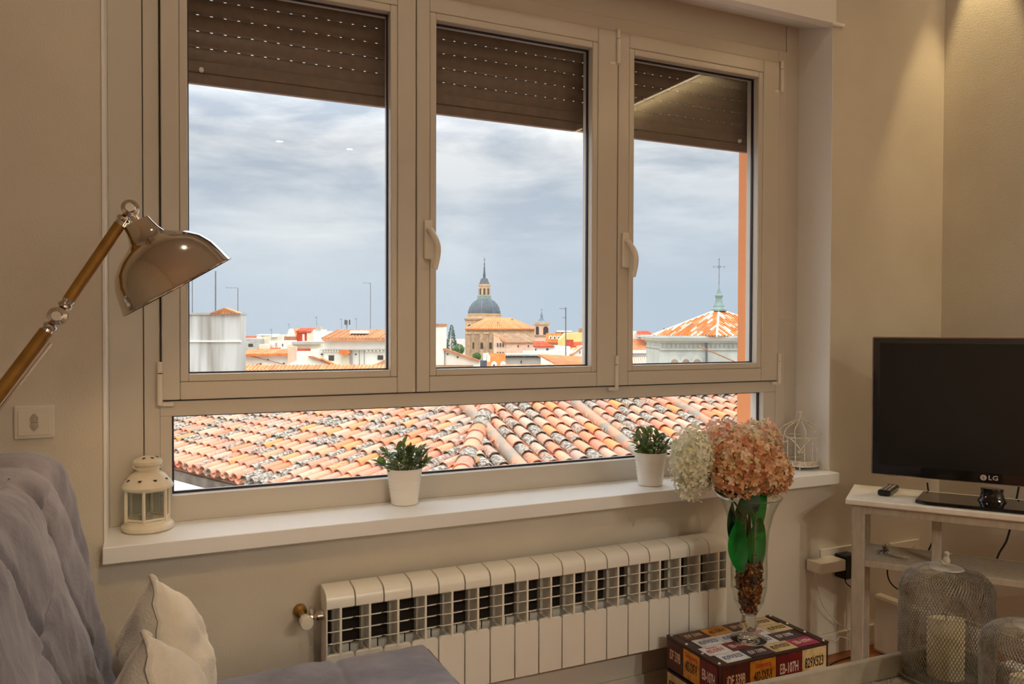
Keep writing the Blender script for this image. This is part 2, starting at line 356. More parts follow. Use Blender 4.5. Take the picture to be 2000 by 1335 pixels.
MB().box(.0005, .004, .0, .0035, .074, .30).build('end_plate', 'white_metal', rad); MB().box(RW*17-.0065, .004, .0, RW*17-.0035, .074, .30).build('end_plate', 'white_metal', rad)
MB().box(.004, .071, .01, RW*17-.006, .079, .325).build('rear_shade_plate', 'hollow_shade', rad)  # dark sheet added behind the louvres, shade put into its colour
b = MB(); b.tube([(-.018, .040, .262), (.004, .040, .262)], .016, 14); b.tube([(-.030, .040, .262), (-.016, .040, .262)], .011, 6); b.build('union_nut', 'chrome', rad, smooth=30)
b = MB(); b.tube([(-.052, .040, .262), (-.028, .040, .262)], .010, 10); b.tube([(-.052, .040, .262), (-.052, .105, .262)], .008, 10); b.tube([(-.03, .04, .262), (-.03, .04, .288)], .009, 8); b.build('valve', 'chrome', rad, smooth=30)
MB().lathe([(.012, .0), (.017, -.004), (.0185, -.026), (.016, -.031), (0, -.032)], 18, (-.050, .034, .258), (0, 1, 0)).build('valve_knob', 'white_plastic', rad, smooth=40)
MB().lathe([(.008, .05), (.0085, .085), (.017, .090), (.018, .106)], 16, (-.052, 0, .262), (0, 1, 0)).build('pipe_sleeve', 'brass', rad, smooth=40)
for x in (.3, 1.05): MB().box(x, .079, .27, x+.03, .107, .30).build('wall_bracket', 'white_metal', rad)

# ------------------------------------------------------------------ shutter switch
c = PY(68, 823, 0); sw = thing('shutter_switch', 'white wall switch plate with up and down arrows beside the window', 'switch', (c.x, 0, c.z))
MB().box(-.042, -.009, -.040, .042, 0, .040).build('plate', 'white_plastic', sw, bevel=.003)
MB().box(-.034, -.011, -.032, .034, -.008, .030).build('rocker_cover', 'white_plastic', sw, bevel=.002)
def arrow(s): return [(x, -.0115, z*s) for x, z in ((-.0085, .004), (.0085, .004), (.009, .010), (.004, .018), (0, .021), (-.004, .018), (-.009, .010))]
for s_ in (1, -1):
    pl = arrow(s_); MB().prism(pl if s_ < 0 else pl[::-1], (0, -.0022, 0)).build('arrow_button', 'grey_paint', sw, bevel=.001)
MB().box(-.008, -.0128, -.0025, .008, -.011, .0025).build('stop_button', 'grey_paint', sw, bevel=.001)

# ------------------------------------------------------------------ lantern
c = PZ(289, 1033, SZ); S = (c-CAM).dot(fwd)/F          # metres per pixel there
ln = thing('lantern', 'small cream metal lantern with star cut-outs at the left end of the sill', 'lantern', (c.x, c.y, SZ))
r = 47*S
MB().lathe([(0, .001), (r*.92, .001), (r, .006), (r, .014), (r*.93, .020), (r*.88, .022), (r*.86, .030), (0, .030)], 32).build('base', 'enamel', ln, smooth=35)
z0, z1, rb = .028, .116, r*.86
body = MB(); hexa = [(rb*math.cos(pi/3*k+.35), rb*math.sin(pi/3*k+.35)) for k in range(6)]
for x, y in hexa: body.tube([(x, y, z0), (x, y, z1)], .0045, 6)
for k in range(6):
    A, B_ = hexa[k], hexa[(k+1) % 6]
    body.tube([(A[0], A[1], z0+.004), (B_[0], B_[1], z0+.004)], .0042, 4); body.tube([(A[0], A[1], z1-.004), (B_[0], B_[1], z1-.004)], .0055, 4)
body.build('body_frame', 'enamel', ln, smooth=30)
for k in range(6):
    A, B_ = hexa[k], hexa[(k+1) % 6]
    MB().prism([(A[0]*.97, A[1]*.97, z0+.005), (B_[0]*.97, B_[1]*.97, z0+.005), (B_[0]*.97, B_[1]*.97, z1-.005), (A[0]*.97, A[1]*.97, z1-.005)], (A[0]*-.012, A[1]*-.012, 0)).build('pane', 'clear_glass', ln)
rf = MB().lathe([(r*.86, .112), (r*.97, .113), (r*.99, .119), (r*.90, .130), (r*.66, .149), (r*.48, .156), (r*.42, .157)], 32).build('roof', 'enamel', ln, smooth=35)
MB().lathe([(r*.42, .155), (r*.46, .170), (r*.56, .176), (r*.57, .184), (r*.50, .190), (r*.22, .197), (0, .199)], 28).build('chimney', 'enamel', ln, smooth=35)
def star(R):
    return [(R*(1 if k % 2 == 0 else .45)*math.sin(pi*k/5), R*(1 if k % 2 == 0 else .45)*math.cos(pi*k/5)) for k in range(10)]
for k in range(7):
    a = -pi/2+.35+(k-3)*.72
    n = Vector((math.cos(a)*.55, math.sin(a)*.55, .83)).normalized(); u = Vector((-math.sin(a), math.cos(a), 0)); w = n.cross(u)
    cc = Vector((math.cos(a)*r*.80, math.sin(a)*r*.80, .1378))
    MB().prism([cc+u*x+w*y for x, y in star(.0062)], n*.0008).build('star_hole', 'star_hole', rf)
for k in range(3):
    a = -pi/2+.5+(k-1)*.9; n = Vector((math.cos(a)*.35, math.sin(a)*.35, .93)).normalized(); u = Vector((-math.sin(a), math.cos(a), 0)); w = n.cross(u)
    cc = Vector((math.cos(a)*r*.36, math.sin(a)*r*.36, .1938))
    MB().prism([cc+u*x+w*y for x, y in star(.0052)], n*.0008).build('star_hole', 'star_hole', rf)
MB().tube([(r*.55*math.cos(t), r*.30*math.sin(t)-r*.3, .176-.012*math.sin(-t)) for t in np.linspace(-pi, 0, 17)], .0013, 6).build('bail_handle', 'enamel', ln, smooth=60)
tl = thing('tealight', 'tealight candle inside the cream lantern', 'candle', (c.x-.004, c.y-.006, SZ+.030))
MB().lathe([(0, 0), (.018, 0), (.019, .013), (.0175, .013), (.017, .010), (0, .010)], 20).build('cup', 'alu', tl, smooth=40)
MB().lathe([(.0165, .0102), (0, .0108)], 20).build('wax', 'wax', tl); MB().tube([(0, 0, .01), (.001, 0, .017)], .0008, 5).build('wick', 'dark_grey', tl)

# ------------------------------------------------------------------ potted plants
def leaf_mesh(m, k, w=.24):
    b = MB(); n = 6
    for i in range(n+1):
        t = i/n; ww_ = w*math.sin(pi*min(1, t*.92+.06))**.75*(1-.25*t); z = .16*math.sin(t*pi*.8)-.06*t
        b.v += [(-ww_, t, z+.10*ww_), (0, t, z-.03), (ww_, t, z+.10*ww_)]
    b.f = [(i*3+j, i*3+j+1, i*3+j+4, i*3+j+3) for i in range(n) for j in (0, 1)]; b.a = [0]*len(b.f)
    return b.mesh('leaf', m, 80)
LEAF = [leaf_mesh('leaf_dark', 0), leaf_mesh('leaf_light', 1, .27), leaf_mesh('leaf_pale', 2, .22)]
pot_b = MB(); prof = [(0, .001), (.039, .001), (.041, .004)]
for k in range(31):
    t = k/30; rr = .041+.0135*t; z = .004+.104*t
    if .30 < t < .80: rr += .0009*math.sin(t*30*2*pi/3.3)
    prof.append((rr, z))
prof += [(.0565, .109), (.0570, .1105), (.0560, .112), (.0535, .110), (.052, .092), (0, .092)]
POT = pot_b.lathe(prof, 40).mesh('pot', 'white_metal', 40)
SOIL = MB().lathe([(0, .094), (.052, .093)], 24).mesh('soil', 'soil')
def plant(px, py, label, scale, seed, n=140):
    rnd = random.Random(seed); c = PZ(px, py, SZ)
    t = thing('potted_plant', label, 'plant', (c.x, c.y, SZ), 'small potted plants on the sill'); t.scale = (scale,)*3
    link('pot', POT, t); link('soil', SOIL, t)
    stems = MB(); ns = 16; sp = []
    for k in range(ns):
        a = 2*pi*k/ns*2.4+rnd.random(); rr = rnd.uniform(.015, .080); h = .100+.098*math.sqrt(max(.05, 1-(rr/.092)**2))*rnd.uniform(.75, 1.0)-.01
        b0 = Vector((math.cos(a)*rr*.35, math.sin(a)*rr*.35, .092)); e = Vector((math.cos(a)*rr, math.sin(a)*rr, h))
        stems.tube([b0, (b0+e)/2+Vector((0, 0, .012)), e], [.0016, .0013, .0009], 5); sp.append((b0, e, a))
    stems.build('stems', 'stem', t, smooth=60)
    for k in range(n):
        b0, e, a = sp[k % ns]; u = .30+.70*(k//ns+rnd.random())/(n/ns)
        p = b0.lerp(e, min(1, u)); aa = a+rnd.uniform(-1.9, 1.9); el = rnd.uniform(-.25, .85) if u < .8 else rnd.uniform(.2, 1.3)
        if p.z < .118: el = rnd.uniform(-.05, .5)
        o = link('leaf', LEAF[rnd.choice((0, 0, 0, 1, 2))], t); s_ = rnd.uniform(.026, .038)
        d = Vector((math.cos(aa)*math.cos(el), math.sin(aa)*math.cos(el), math.sin(el))); x = d.cross(Vector((0, 0, 1))).normalized(); z = x.cross(d)
        mm = Matrix((x, d, z)).transposed().to_4x4(); mm = Matrix.Translation(p) @ mm @ Matrix.Rotation(rnd.uniform(-.6, .6), 4, 'Y') @ Matrix.Diagonal((s_, s_, s_, 1))
        o.matrix_local = mm
    return t
plant(790, 983, 'leafy green plant in ribbed white pot, the one nearer the lantern', 1.0, 3)
plant(1270, 946, 'leafy green plant in ribbed white pot, the one next to the flowers', 1.03, 11)

# ------------------------------------------------------------------ birdcage
c = PZ(1562, 913, SZ); S = (c-CAM).dot(fwd)/F
cg = thing('birdcage', 'small white wire birdcage with domed top at the right end of the sill', 'birdcage', (c.x, c.y, SZ))
R = 32*S; H0 = .012; H1 = 62*S; H2 = 99*S
MB().lathe([(0, H0), (R*1.06, H0), (R*1.1, H0+.004), (R*1.06, H0+.008), (0, H0+.008)], 28).build('base_plate', 'cage', cg, smooth=40)
b = MB()
for k in range(44):
    a = 2*pi*k/44; rr = R*(1.04+.06*(k % 2)); cc = Vector((rr*math.cos(a), rr*math.sin(a), H0+.010+.007*((k*7) % 3)/2))
    for j in range(4):
        d = Vector((-math.sin(a), math.cos(a), 0))*math.cos(j*pi/2+k)+Vector((0, 0, 1))*math.sin(j*pi/2+k)
        b.obox(cc+d*.0035, d*.0032, Vector((math.cos(a), math.sin(a), 0))*.0012, d.cross(Vector((math.cos(a), math.sin(a), 0)))*.0022)
stuff(b.build('flower_garland', 'cage', cg))
for k in range(4):
    a = pi/4+k*pi/2; x, y = R*math.cos(a), R*math.sin(a)
    MB().tube([(x, y, H0+.002), (x*1.12, y*1.12, .008), (x*1.14, y*1.14, .003), (x*1.06, y*1.06, .002)], .0022, 6).build('foot', 'cage', cg, smooth=60)
for k in range(12):
    a = 2*pi*k/12; x, y = math.cos(a), math.sin(a)
    pts = [(x*R, y*R, H0), (x*R, y*R, H1)]
    MB().tube(pts, .0019, 6).build('bar', 'cage', cg, smooth=60)
    pr_ = [(1.0, 0), (1.13, .06), (1.22, .16), (1.24, .28), (1.15, .42), (.92, .56), (.62, .68), (.36, .80), (.20, .91), (.12, 1.0)]
    MB().tube([(x*R*q, y*R*q, H1+(H2-H1)*w) for q, w in pr_], .0021, 6).build('dome_rib', 'cage', cg, smooth=60)
for z in (H1, H0+.02): MB().tube([(R*math.cos(t), R*math.sin(t), z) for t in np.linspace(0, 2*pi, 33)[:-1]], .0026, 6, closed=True).build('hoop', 'cage', cg, smooth=60)
b = MB(); a0 = -pi/2-.75
for s_ in (-1, 1):
    pts = [(R*1.03*math.cos(a0+s_*(.62-.60*t)), R*1.03*math.sin(a0+s_*(.62-.60*t)), H1-.003-.040*t**1.4) for t in np.linspace(0, 1, 9)]
    q = pts[-1]; pts += [(q[0]+s_*-.0, q[1], q[2]-.006)]+[(q[0]+s_*(.006-.005*math.cos(t)), q[1]-.001, q[2]-.008-.005*math.sin(t)) for t in np.linspace(0, 4.2, 9)]
    b.tube(pts, .0021, 6)
b.build('scroll_ornament', 'cage', cg, smooth=60)
b = MB(); b.lathe([(0, 0), (.004, .001), (.0035, .006), (.007, .011), (.0085, .018), (.006, .024), (0, .027)], 16, (0, 0, H2-.001)); b.build('finial', 'cage', cg, smooth=50)
MB().tube([(-.010+.0135*math.cos(t), -.004*math.sin(t), H2+.010+.0135*math.sin(t)) for t in np.linspace(0, 2*pi, 21)[:-1]], .0019, 6, closed=True).build('hanging_ring', 'cage', cg, smooth=60)

# ------------------------------------------------------------------ trunk covered in licence plates
TX0, TX1, TY0, TY1, TH = 1.503, 1.935, -.405, -.150, .265
tk = thing('decorative_trunk', 'wooden box covered in printed licence plates under the flower vase', 'box', ((TX0+TX1)/2, (TY0+TY1)/2, 0))
tw, td = (TX1-TX0)/2, (TY1-TY0)/2
MB().box(-tw, -td, .004, tw, td, .160).build('body', 'trunk_edge', tk, bevel=.003)
lid = MB().box(-tw, -td, .164, tw, td, TH).build('lid', 'trunk_edge', tk, bevel=.004)
def plate_mat(n, c1, c2): mat('plate_'+n, c1, .35, var=c2, vscale=26, contrast=(.32, .55), detail=8)
plate_mat('brown', srgb(84, 34, 26), srgb(48, 22, 18)); plate_mat('amber', srgb(226, 160, 56), srgb(172, 100, 32)); plate_mat('maroon', srgb(120, 28, 34), srgb(74, 26, 22))
plate_mat('cream', srgb(222, 200, 150), srgb(186, 148, 92)); plate_mat('white', srgb(226, 226, 228), srgb(196, 188, 178)); plate_mat('navy', srgb(58, 46, 66), srgb(44, 28, 34)); plate_mat('pink', srgb(170, 50, 84), srgb(130, 36, 50))
plate_mat('grey', srgb(196, 192, 188), srgb(150, 140, 130))
mat('ink_dark', srgb(34, 24, 20), .5); mat('ink_pale', srgb(226, 190, 150), .5); mat('ink_red', srgb(196, 60, 30), .5); mat('ink_blue', srgb(70, 80, 120), .5); mat('ink_white', srgb(232, 214, 205), .5)
KIND = {'i': ('brown', 'iDF 339B', 'ink_pale', None), 's': ('amber', '402-SXF-9', 'ink_dark', 'Sonora'), 'e': ('maroon', 'EB-107H', 'ink_white', None), 'x': ('cream', '829X523', 'ink_dark', None),
        'w': ('white', '829X523', 'ink_blue', None), 'n': ('navy', 'iDF 339B', 'ink_white', None), 'p': ('pink', 'EB-107H', 'ink_white', None), 'o': ('white', '402-SXF-9', 'ink_red', 'Sonora')}
def plate(k, c, u, v, w, h, par):
    mname, txt, ink, top = KIND[k]; c, u, v = Vector(c), Vector(u), Vector(v); n = u.cross(v)
    mm = Matrix((u, v, n)).transposed()
    b = MB(); b.box(-w/2, -h/2, 0, w/2, h/2, .0012); o = b.build('licence_plate', 'plate_'+mname, par, bevel=.0004); o.location = c; o.rotation_euler = mm.to_euler()
    sz = h*.50
    text(txt, sz, ink, (0, -h*.06 if top else 0, .0014), (0, 0, 0), o, thick=.0002, sx=w*.88/(len(txt)*sz*.60))
    if top: text(top, h*.24, 'ink_red', (0, h*.33, .0014), (0, 0, 0), o, thick=.0002)
    return o
pw = (2*tw-.020)/4
for k, ch in enumerate('isex'):
    plate(ch, (-tw+.010+pw*(k+.5), -td-.0004, .214), (1, 0, 0), (0, 0, 1), pw-.003, .088, tk)
for row, (z, s_) in enumerate(((.117, 'xeis'), (.041, 'sxei'))):
    for k, ch in enumerate(s_): plate(ch, (-tw+.010+pw*(k+.5), -td-.0004, z), (1, 0, 0), (0, 0, 1), pw-.003, .072, tk)
dw = (2*td-.012)/3
for k, ch in enumerate('ise'): plate(ch, (-tw-.0004, td-.006-dw*(k+.5), .214), (0, -1, 0), (0, 0, 1), dw-.002, .088, tk)
for row, (z, s_) in enumerate(((.117, 'xws'), (.041, 'sei'))):
    for k, ch in enumerate(s_): plate(ch, (-tw-.0004, td-.006-dw*(k+.5), z), (0, -1, 0), (0, 0, 1), dw-.002, .072, tk)
tops = ['isix', 'wwox', 'oewn', 'wnxp']; ch_ = (2*td-.016)/4; cw = (2*tw-.060)/4
for rr, s_ in enumerate(tops):
    off = (.0, .012, -.012, .006)[rr]
    for k, ch in enumerate(s_): plate(ch, (-tw+.030+cw*(k+.5)+off, td-.008-ch_*(rr+.5), TH+.0002), (1, 0, 0), (0, 1, 0), cw-.002, ch_-.002, tk)
for x in (-tw+.010, tw-.010):
    MB().box(x-.011, -td-.001, TH-.004, x+.011, td+.001, TH+.003).build('edge_strip', 'trunk_edge', lid, bevel=.002)
    for k in range(4): MB().lathe([(.0045, 0), (.004, .002), (.002, .0034), (0, .0038)], 12, (x, -td+.012+k*(2*td-.024)/3, TH+.003)).build('stud', 'stud', lid, smooth=60)
MB().lathe([(.024, 0), (.024, .006), (.014, .014), (0, .015)], 20, (.01, -td, .172), (0, -1, 0), sx=.7).build('clasp', 'black_plastic', tk, smooth=50)
b = MB(); b.tube([(-tw-.003, .034, .128), (-tw-.016, .022, .126), (-tw-.020, 0, .120), (-tw-.016, -.022, .114), (-tw-.003, -.034, .112)], [.008, .010, .012, .010, .008], 8); b.build('handle', 'black_plastic', tk, smooth=60)

# ------------------------------------------------------------------ vase with hydrangeas
c = PZ(1462, 1248, TH+.002); S = (c-CAM).dot(fwd)/F; vb = Vector((c.x, c.y, TH+.0015))
def vz(py): return (1253-py)*S
vs_ = thing('glass_vase', 'tall flared clear glass vase standing on the licence plate box', 'vase', vb)
outp = [(0, .001), (34*S, .001), (35*S, .004), (22*S, .010), (12*S, .018), (11*S, .024), (17*S, vz(1222)), (13*S, vz(1206)), (18*S, vz(1196)), (29*S, vz(1175)), (34*S, vz(1150)), (35*S, vz(1120)), (34*S, vz(1080)), (37*S, vz(1040)), (45*S, vz(1005)), (55*S, vz(982)), (61*S, vz(972))]
inn = [(max(r_-.0028, 0), z) for r_, z in outp[9:]][::-1]
sg = mat('solid_glass', srgb(238, 242, 240), .02); sg.node_tree.nodes['Principled BSDF'].inputs['Transmission Weight'].default_value = 1; sg.node_tree.nodes['Principled BSDF'].inputs['IOR'].default_value = 1.5
MB().lathe(outp[8:]+inn+[(0, vz(1194))], 40).build('bowl', 'clear_glass', vs_, smooth=60)
MB().lathe(outp[:9]+[(9*S, vz(1203)), (0, vz(1204))], 40).build('foot', 'solid_glass', vs_, smooth=60)
MB().tube([(60.5*S*math.cos(t), 60.5*S*math.sin(t), vz(972)) for t in np.linspace(0, 2*pi, 49)[:-1]], .0017, 8, closed=True).build('rim', 'solid_glass', vs_, smooth=60)
pp = thing('potpourri', 'brown and orange dried petals filling the bottom of the vase', 'dried petals', vb)
b = MB(); rnd = random.Random(5)
for k in range(1100):
    z = rnd.uniform(vz(1198), vz(1098)); zr = [(vz(1202), 9*S), (vz(1196), 14*S), (vz(1175), 25*S), (vz(1150), 30*S), (vz(1098), 30*S)]
    rm = np.interp(z, [q[0] for q in zr], [q[1] for q in zr]); a = rnd.uniform(0, 2*pi); rr = rm*math.sqrt(rnd.random())*.97
    d = Vector((rnd.gauss(0, 1), rnd.gauss(0, 1), rnd.gauss(0, 1))).normalized(); e = d.orthogonal().normalized(); f = d.cross(e); s_ = rnd.uniform(.006, .012); p = Vector((rr*math.cos(a), rr*math.sin(a), z))
    p = p*(1-.0) if (p.xy.length+s_*1.1) < rm*1.06 else Vector((p.x*.8, p.y*.8, p.z))
    b.cur = rnd.random()
    b.add([p-e*s_, p-f*s_*.6+d*s_*.3, p+e*s_*.9, p+f*s_*.6+d*s_*.3], [(0, 1, 2), (0, 2, 3)])
def tone_mat(name, cols, rough=.7, noise=.25, nscale=40, trans=0):
    m = bpy.data.materials.new(name); m.use_nodes = True; MT[name] = m; n = m.node_tree.nodes; l = m.node_tree.links; p = n['Principled BSDF']; p.inputs['Roughness'].default_value = rough
    at = n.new('ShaderNodeAttribute'); at.attribute_name = 'tone'; z = n.new('ShaderNodeTexNoise'); z.inputs['Scale'].default_value = nscale; z.inputs['Detail'].default_value = 4
    tc = n.new('ShaderNodeTexCoord'); l.new(tc.outputs['Object'], z.inputs[0])
    a = n.new('ShaderNodeMath'); a.operation = 'MULTIPLY_ADD'; a.inputs[1].default_value = noise*2; l.new(z.outputs[0], a.inputs[0])
    s2 = n.new('ShaderNodeMath'); s2.operation = 'SUBTRACT'; s2.inputs[1].default_value = noise; l.new(at.outputs['Fac'], s2.inputs[0]); l.new(s2.outputs[0], a.inputs[2])
    r = n.new('ShaderNodeValToRGB'); e = r.color_ramp.elements
    for i, cc in enumerate(cols):
        pos = i/(len(cols)-1)
        if i == 0: e[0].position = 0; e[0].color = cc
        elif i == len(cols)-1: e[-1].position = 1; e[-1].color = cc
        else: q = e.new(pos); q.color = cc
    l.new(a.outputs[0], r.inputs[0]); l.new(r.outputs[0], p.inputs['Base Color'])
    if trans:
        t = n.new('ShaderNodeBsdfTranslucent'); x = n.new('ShaderNodeMixShader'); x.inputs[0].default_value = trans; l.new(r.outputs[0], t.inputs[0])
        l.new(p.outputs[0], x.inputs[1]); l.new(t.outputs[0], x.inputs[2]); l.new(x.outputs[0], n['Material Output'].inputs[0])
    return m
tone_mat('dried', [srgb(40, 22, 14), srgb(96, 54, 24), srgb(176, 100, 36), srgb(70, 38, 20), srgb(206, 150, 80)], .8, .1)
stuff(b.build('petals', 'dried', pp, attr=True))
tone_mat('petal_peach', [srgb(232, 158, 104), srgb(248, 210, 172), srgb(206, 132, 78), srgb(252, 226, 196), srgb(222, 206, 152), srgb(236, 172, 122)], .75, .2, trans=.25)
tone_mat('petal_coral', [srgb(248, 150, 118), srgb(252, 206, 182), srgb(244, 226, 206), srgb(226, 218, 184), srgb(248, 170, 134)], .75, .2, trans=.25)
tone_mat('petal_white', [srgb(240, 234, 208), srgb(248, 244, 226), srgb(226, 224, 186), srgb(250, 246, 232)], .75, .15, trans=.25)
tone_mat('petal_pale', [srgb(216, 210, 170), srgb(246, 206, 180), srgb(232, 226, 196), srgb(250, 180, 150)], .75, .2, trans=.25)
def floret(b, c, n, s_, rnd):
    n = Vector(n).normalized(); u = n.orthogonal().normalized(); w = n.cross(u); a0 = rnd.uniform(0, 6.28); b.cur = rnd.random()
    for k in range(4):
        a = a0+k*pi/2+rnd.uniform(-.2, .2); d = u*math.cos(a)+w*math.sin(a); e = n.cross(d); L_ = s_*rnd.uniform(.8, 1.15); t = rnd.uniform(-.15, .75)
        q = [c-n*s_*.15, c+d*L_*.45+e*L_*.38+n*L_*(t*.5), c+d*L_*.9+e*L_*.30+n*L_*(t+rnd.uniform(-.15, .15)), c+d*L_*1.05+n*L_*(t*.6), c+d*L_*.9-e*L_*.30+n*L_*(t+rnd.uniform(-.15, .15)), c+d*L_*.45-e*L_*.38+n*L_*(t*.5), c+d*L_*.5]
        b.add(q, [(0, 1, 6), (1, 2, 6), (2, 3, 6), (3, 4, 6), (4, 5, 6), (5, 0, 6)])
def hydrangea(px, py, dy, rx, rz, m, label, n=170, fs=.016, seed=1, foot=(0, 0)):
    n = int(n*1.7); fs *= .80
    rnd = random.Random(seed); c = PY(px, py, vb.y+dy); s_ = (c-CAM).dot(fwd)/F; Rx, Rz = rx*s_, rz*s_
    t = thing('hydrangea', label, 'flower', vb, 'artificial hydrangeas in the vase'); cl = c-vb
    b = MB()
    for k in range(n):
        z = 1-2*(k+.5)/n; a = k*2.399963; q = math.sqrt(1-z*z); d = Vector((q*math.cos(a), q*math.sin(a), z)); d2 = (d+Vector((rnd.gauss(0, .35), rnd.gauss(0, .35), rnd.gauss(0, .35)))).normalized()
        j = rnd.uniform(.80, 1.06); p = cl+Vector((d.x*Rx*j, d.y*Rx*.95*j, d.z*Rz*j)); floret(b, p, d2, fs*rnd.uniform(.8, 1.2), rnd)
    for k in range(n//3):
        d = Vector((rnd.gauss(0, 1), rnd.gauss(0, 1), rnd.gauss(0, 1))).normalized(); p = cl+Vector((d.x*Rx, d.y*Rx, d.z*Rz))*.62; floret(b, p, d, fs*1.3, rnd)
    b.cur = .45; b.lathe([(max(.0005, Rx*.70*math.sin(a)), Rz*.70*math.cos(a)) for a in np.linspace(pi, 0, 9)], 14, cl)
    stuff(b.build('flower_head', m, t, smooth=80, attr=True))
    f0 = Vector((foot[0], foot[1], vz(1150))); w = Vector((foot[0]*1.6, foot[1]*1.6, vz(1010))); nk = Vector((cl.x*.35, cl.y*.35, vz(968)))
    pts = [f0, f0.lerp(w, .5), w, nk, nk.lerp(cl, .55), cl]
    MB().tube(pts, [.003, .003, .0032, .003, .003, .002], 7).build('stem', 'stem', t, smooth=60)
    return t
hydrangea(1352, 905, -.015, 44, 70, 'petal_white', 'white hydrangea head leaning over the left side of the vase', 150, .015, 2, (-.016, -.006))
hydrangea(1445, 905, -.05, 74, 62, 'petal_peach', 'large peach hydrangea head in the middle of the bouquet', 230, .017, 3, (.002, -.014))
hydrangea(1500, 922, .00, 44, 44, 'petal_peach', 'smaller peach hydrangea head at the right of the bouquet', 150, .016, 4, (.016, .0))
hydrangea(1418, 866, .035, 54, 44, 'petal_coral', 'coral pink hydrangea head at the upper left of the bouquet', 160, .016, 6, (-.006, .014))
hydrangea(1480, 868, .05, 48, 46, 'petal_pale', 'pale cream and pink hydrangea head at the top right back', 150, .016, 8, (.010, .014))
def silk_leaf(px, py, dy, w, h, ang, m, label, fold=.25):
    c = PY(px, py, vb.y+dy)-vb; s_ = (PY(px, py, vb.y+dy)-CAM).dot(fwd)/F
    b = MB(); ca, sa = math.cos(ang), math.sin(ang)
    def fn(u, v):
        t = v; ww_ = math.sin(pi*min(1, t*.94+.04))**.7*(u-.5)*w*s_; l_ = (t-.5)*h*s_; y = -fold*abs(u-.5)*w*s_+.012*math.sin(t*3)
        return (c.x+ww_*ca-l_*sa, c.y+y, c.z+ww_*sa+l_*ca)
    b.grid(fn, 9, 13); return b, m, label
lf = thing('leaf_spray', 'green silk leaves tucked inside the glass vase among the stems', 'leaves', vb)
for a in [(1442, 1066, -.016, 50, 104, .10, 'leaf_silk'), (1478, 1062, -.012, 50, 104, -.06, 'leaf_silk'), (1448, 1020, .012, 36, 84, .15, 'leaf_silk_dark'), (1484, 1000, .0, 36, 86, -.25, 'leaf_silk'), (1462, 978, -.040, 58, 52, .5, 'leaf_silk_dark'), (1414, 955, -.02, 26, 70, 1.1, 'leaf_silk_dark'), (1432, 1030, -.004, 22, 100, .08, 'leaf_silk_dark'), (1470, 1105, -.004, 44, 50, .2, 'leaf_silk')]:
    bb, mm_, _ = silk_leaf(*a, 'x'); bb.build('leaf', mm_, lf, smooth=80)
MB().tube([(.004, .004, vz(1150)), (.006, .004, vz(1060)), (.004, .0, vz(980))], .003, 6).build('stem', 'stem', lf, smooth=60)
# ------------------------------------------------------------------ floor lamp
LY = -.53
def LP(zx, zy): return PY(220+zx/4.944, 370+zy/4.944, LY)          # in the plane of the lamp arm
rim_c = LP(635, 938); ra, rb_ = LP(120, 1215), LP(1150, 660); u_ = (rb_-ra).normalized(); vd = (rim_c-CAM).normalized(); axd = u_.cross(vd).normalized()
if axd.z < 0: axd = -axd
axd = (axd-Vector((0, 1, 0))*axd.y*.6).normalized()
ks = (rb_-ra).length/2/585
base = Vector((-.66, LY, 0))
lp = thing('floor_lamp', 'jointed floor lamp with brass arm and polished chrome dome shade', 'lamp', base)
def rel(p): return Vector(p)-base
prof = [(585, 0), (590, 6), (580, 40), (560, 130), (530, 235), (470, 345), (380, 435), (270, 500), (190, 549), (158, 610), (140, 680), (130, 738)]
op = [(r_*ks, h*ks) for r_, h in prof]; ip = [((r_-9)*ks, h*ks) for r_, h in prof[1:]][::-1]
shade = MB().lathe(op+ip, 56, rel(rim_c), axd).build('shade', 'brushed', lp, smooth=50)
MB().lathe([(592*ks, -3*ks), (598*ks, 4*ks), (592*ks, 11*ks), (580*ks, 5*ks)], 56, rel(rim_c), axd).build('rim', 'chrome', shade, smooth=60)
MB().lathe([(0, 640*ks), (128*ks, 640*ks)], 32, rel(rim_c), axd).build('inner_cap', 'chrome', shade)
bc = rim_c+axd*(440*ks); MB().lathe([(0, -.038), (.016, -.034), (.027, -.018), (.029, 0), (.022, .020), (.014, .030), (.013, .036), (0, .036)], 20, rel(bc), axd).build('bulb', 'lamp_glow', lp, smooth=60)
pl = bpy.data.lights.new('lamp_bulb_light', 'POINT'); po = bpy.data.objects.new('lamp_bulb_light', pl); COL.objects.link(po); po.parent = lp; po.location = rel(rim_c+axd*(185*ks)); pl.energy = 2.8; pl.color = (1, .62, .27); pl.shadow_soft_size = .015
j1 = LP(170, 190); j2 = PY(113, 617, LY); j3 = PY(-190, 1015, LY); 
cap = rim_c+axd*(690*ks)
def knob(p, r_, par):
    b = MB(); b.lathe([(0, -.030), (r_*.5, -.030), (r_*.62, -.026), (r_*.45, -.022), (r_, -.018), (r_*1.05, -.010), (r_, 0), (r_*1.05, .010), (r_, .018), (r_*.5, .022), (0, .022)], 24, rel(p), (0, 1, 0)); return b.build('joint', 'chrome', par, smooth=45)
knob(j1, .016, lp); knob(j2, .0165, lp)
d1 = (j2-j1).normalized(); d2 = (j3-j2).normalized()
MB().tube([rel(j1), rel(cap), rel(cap-axd*.02)], [.007, .009, .012], 12).build('shade_stem', 'chrome', lp, smooth=45)
for p, d in ((j1, d1), (j2, -d1), (j2, d2)):
    b = MB(); b.lathe([(.006, .008), (.007, .016), (.0125, .020), (.0125, .025), (.0095, .028), (.0115, .036)], 16, rel(p), d); b.build('collar', 'chrome', lp, smooth=45)
MB().tube([rel(j1+d1*.033), rel(j2-d1*.033)], .0108, 16).build('upper_arm', 'brass', lp, smooth=45)
MB().tube([rel(j2+d2*.033), rel(j3)], .0120, 16).build('lower_arm', 'brass', lp, smooth=45)
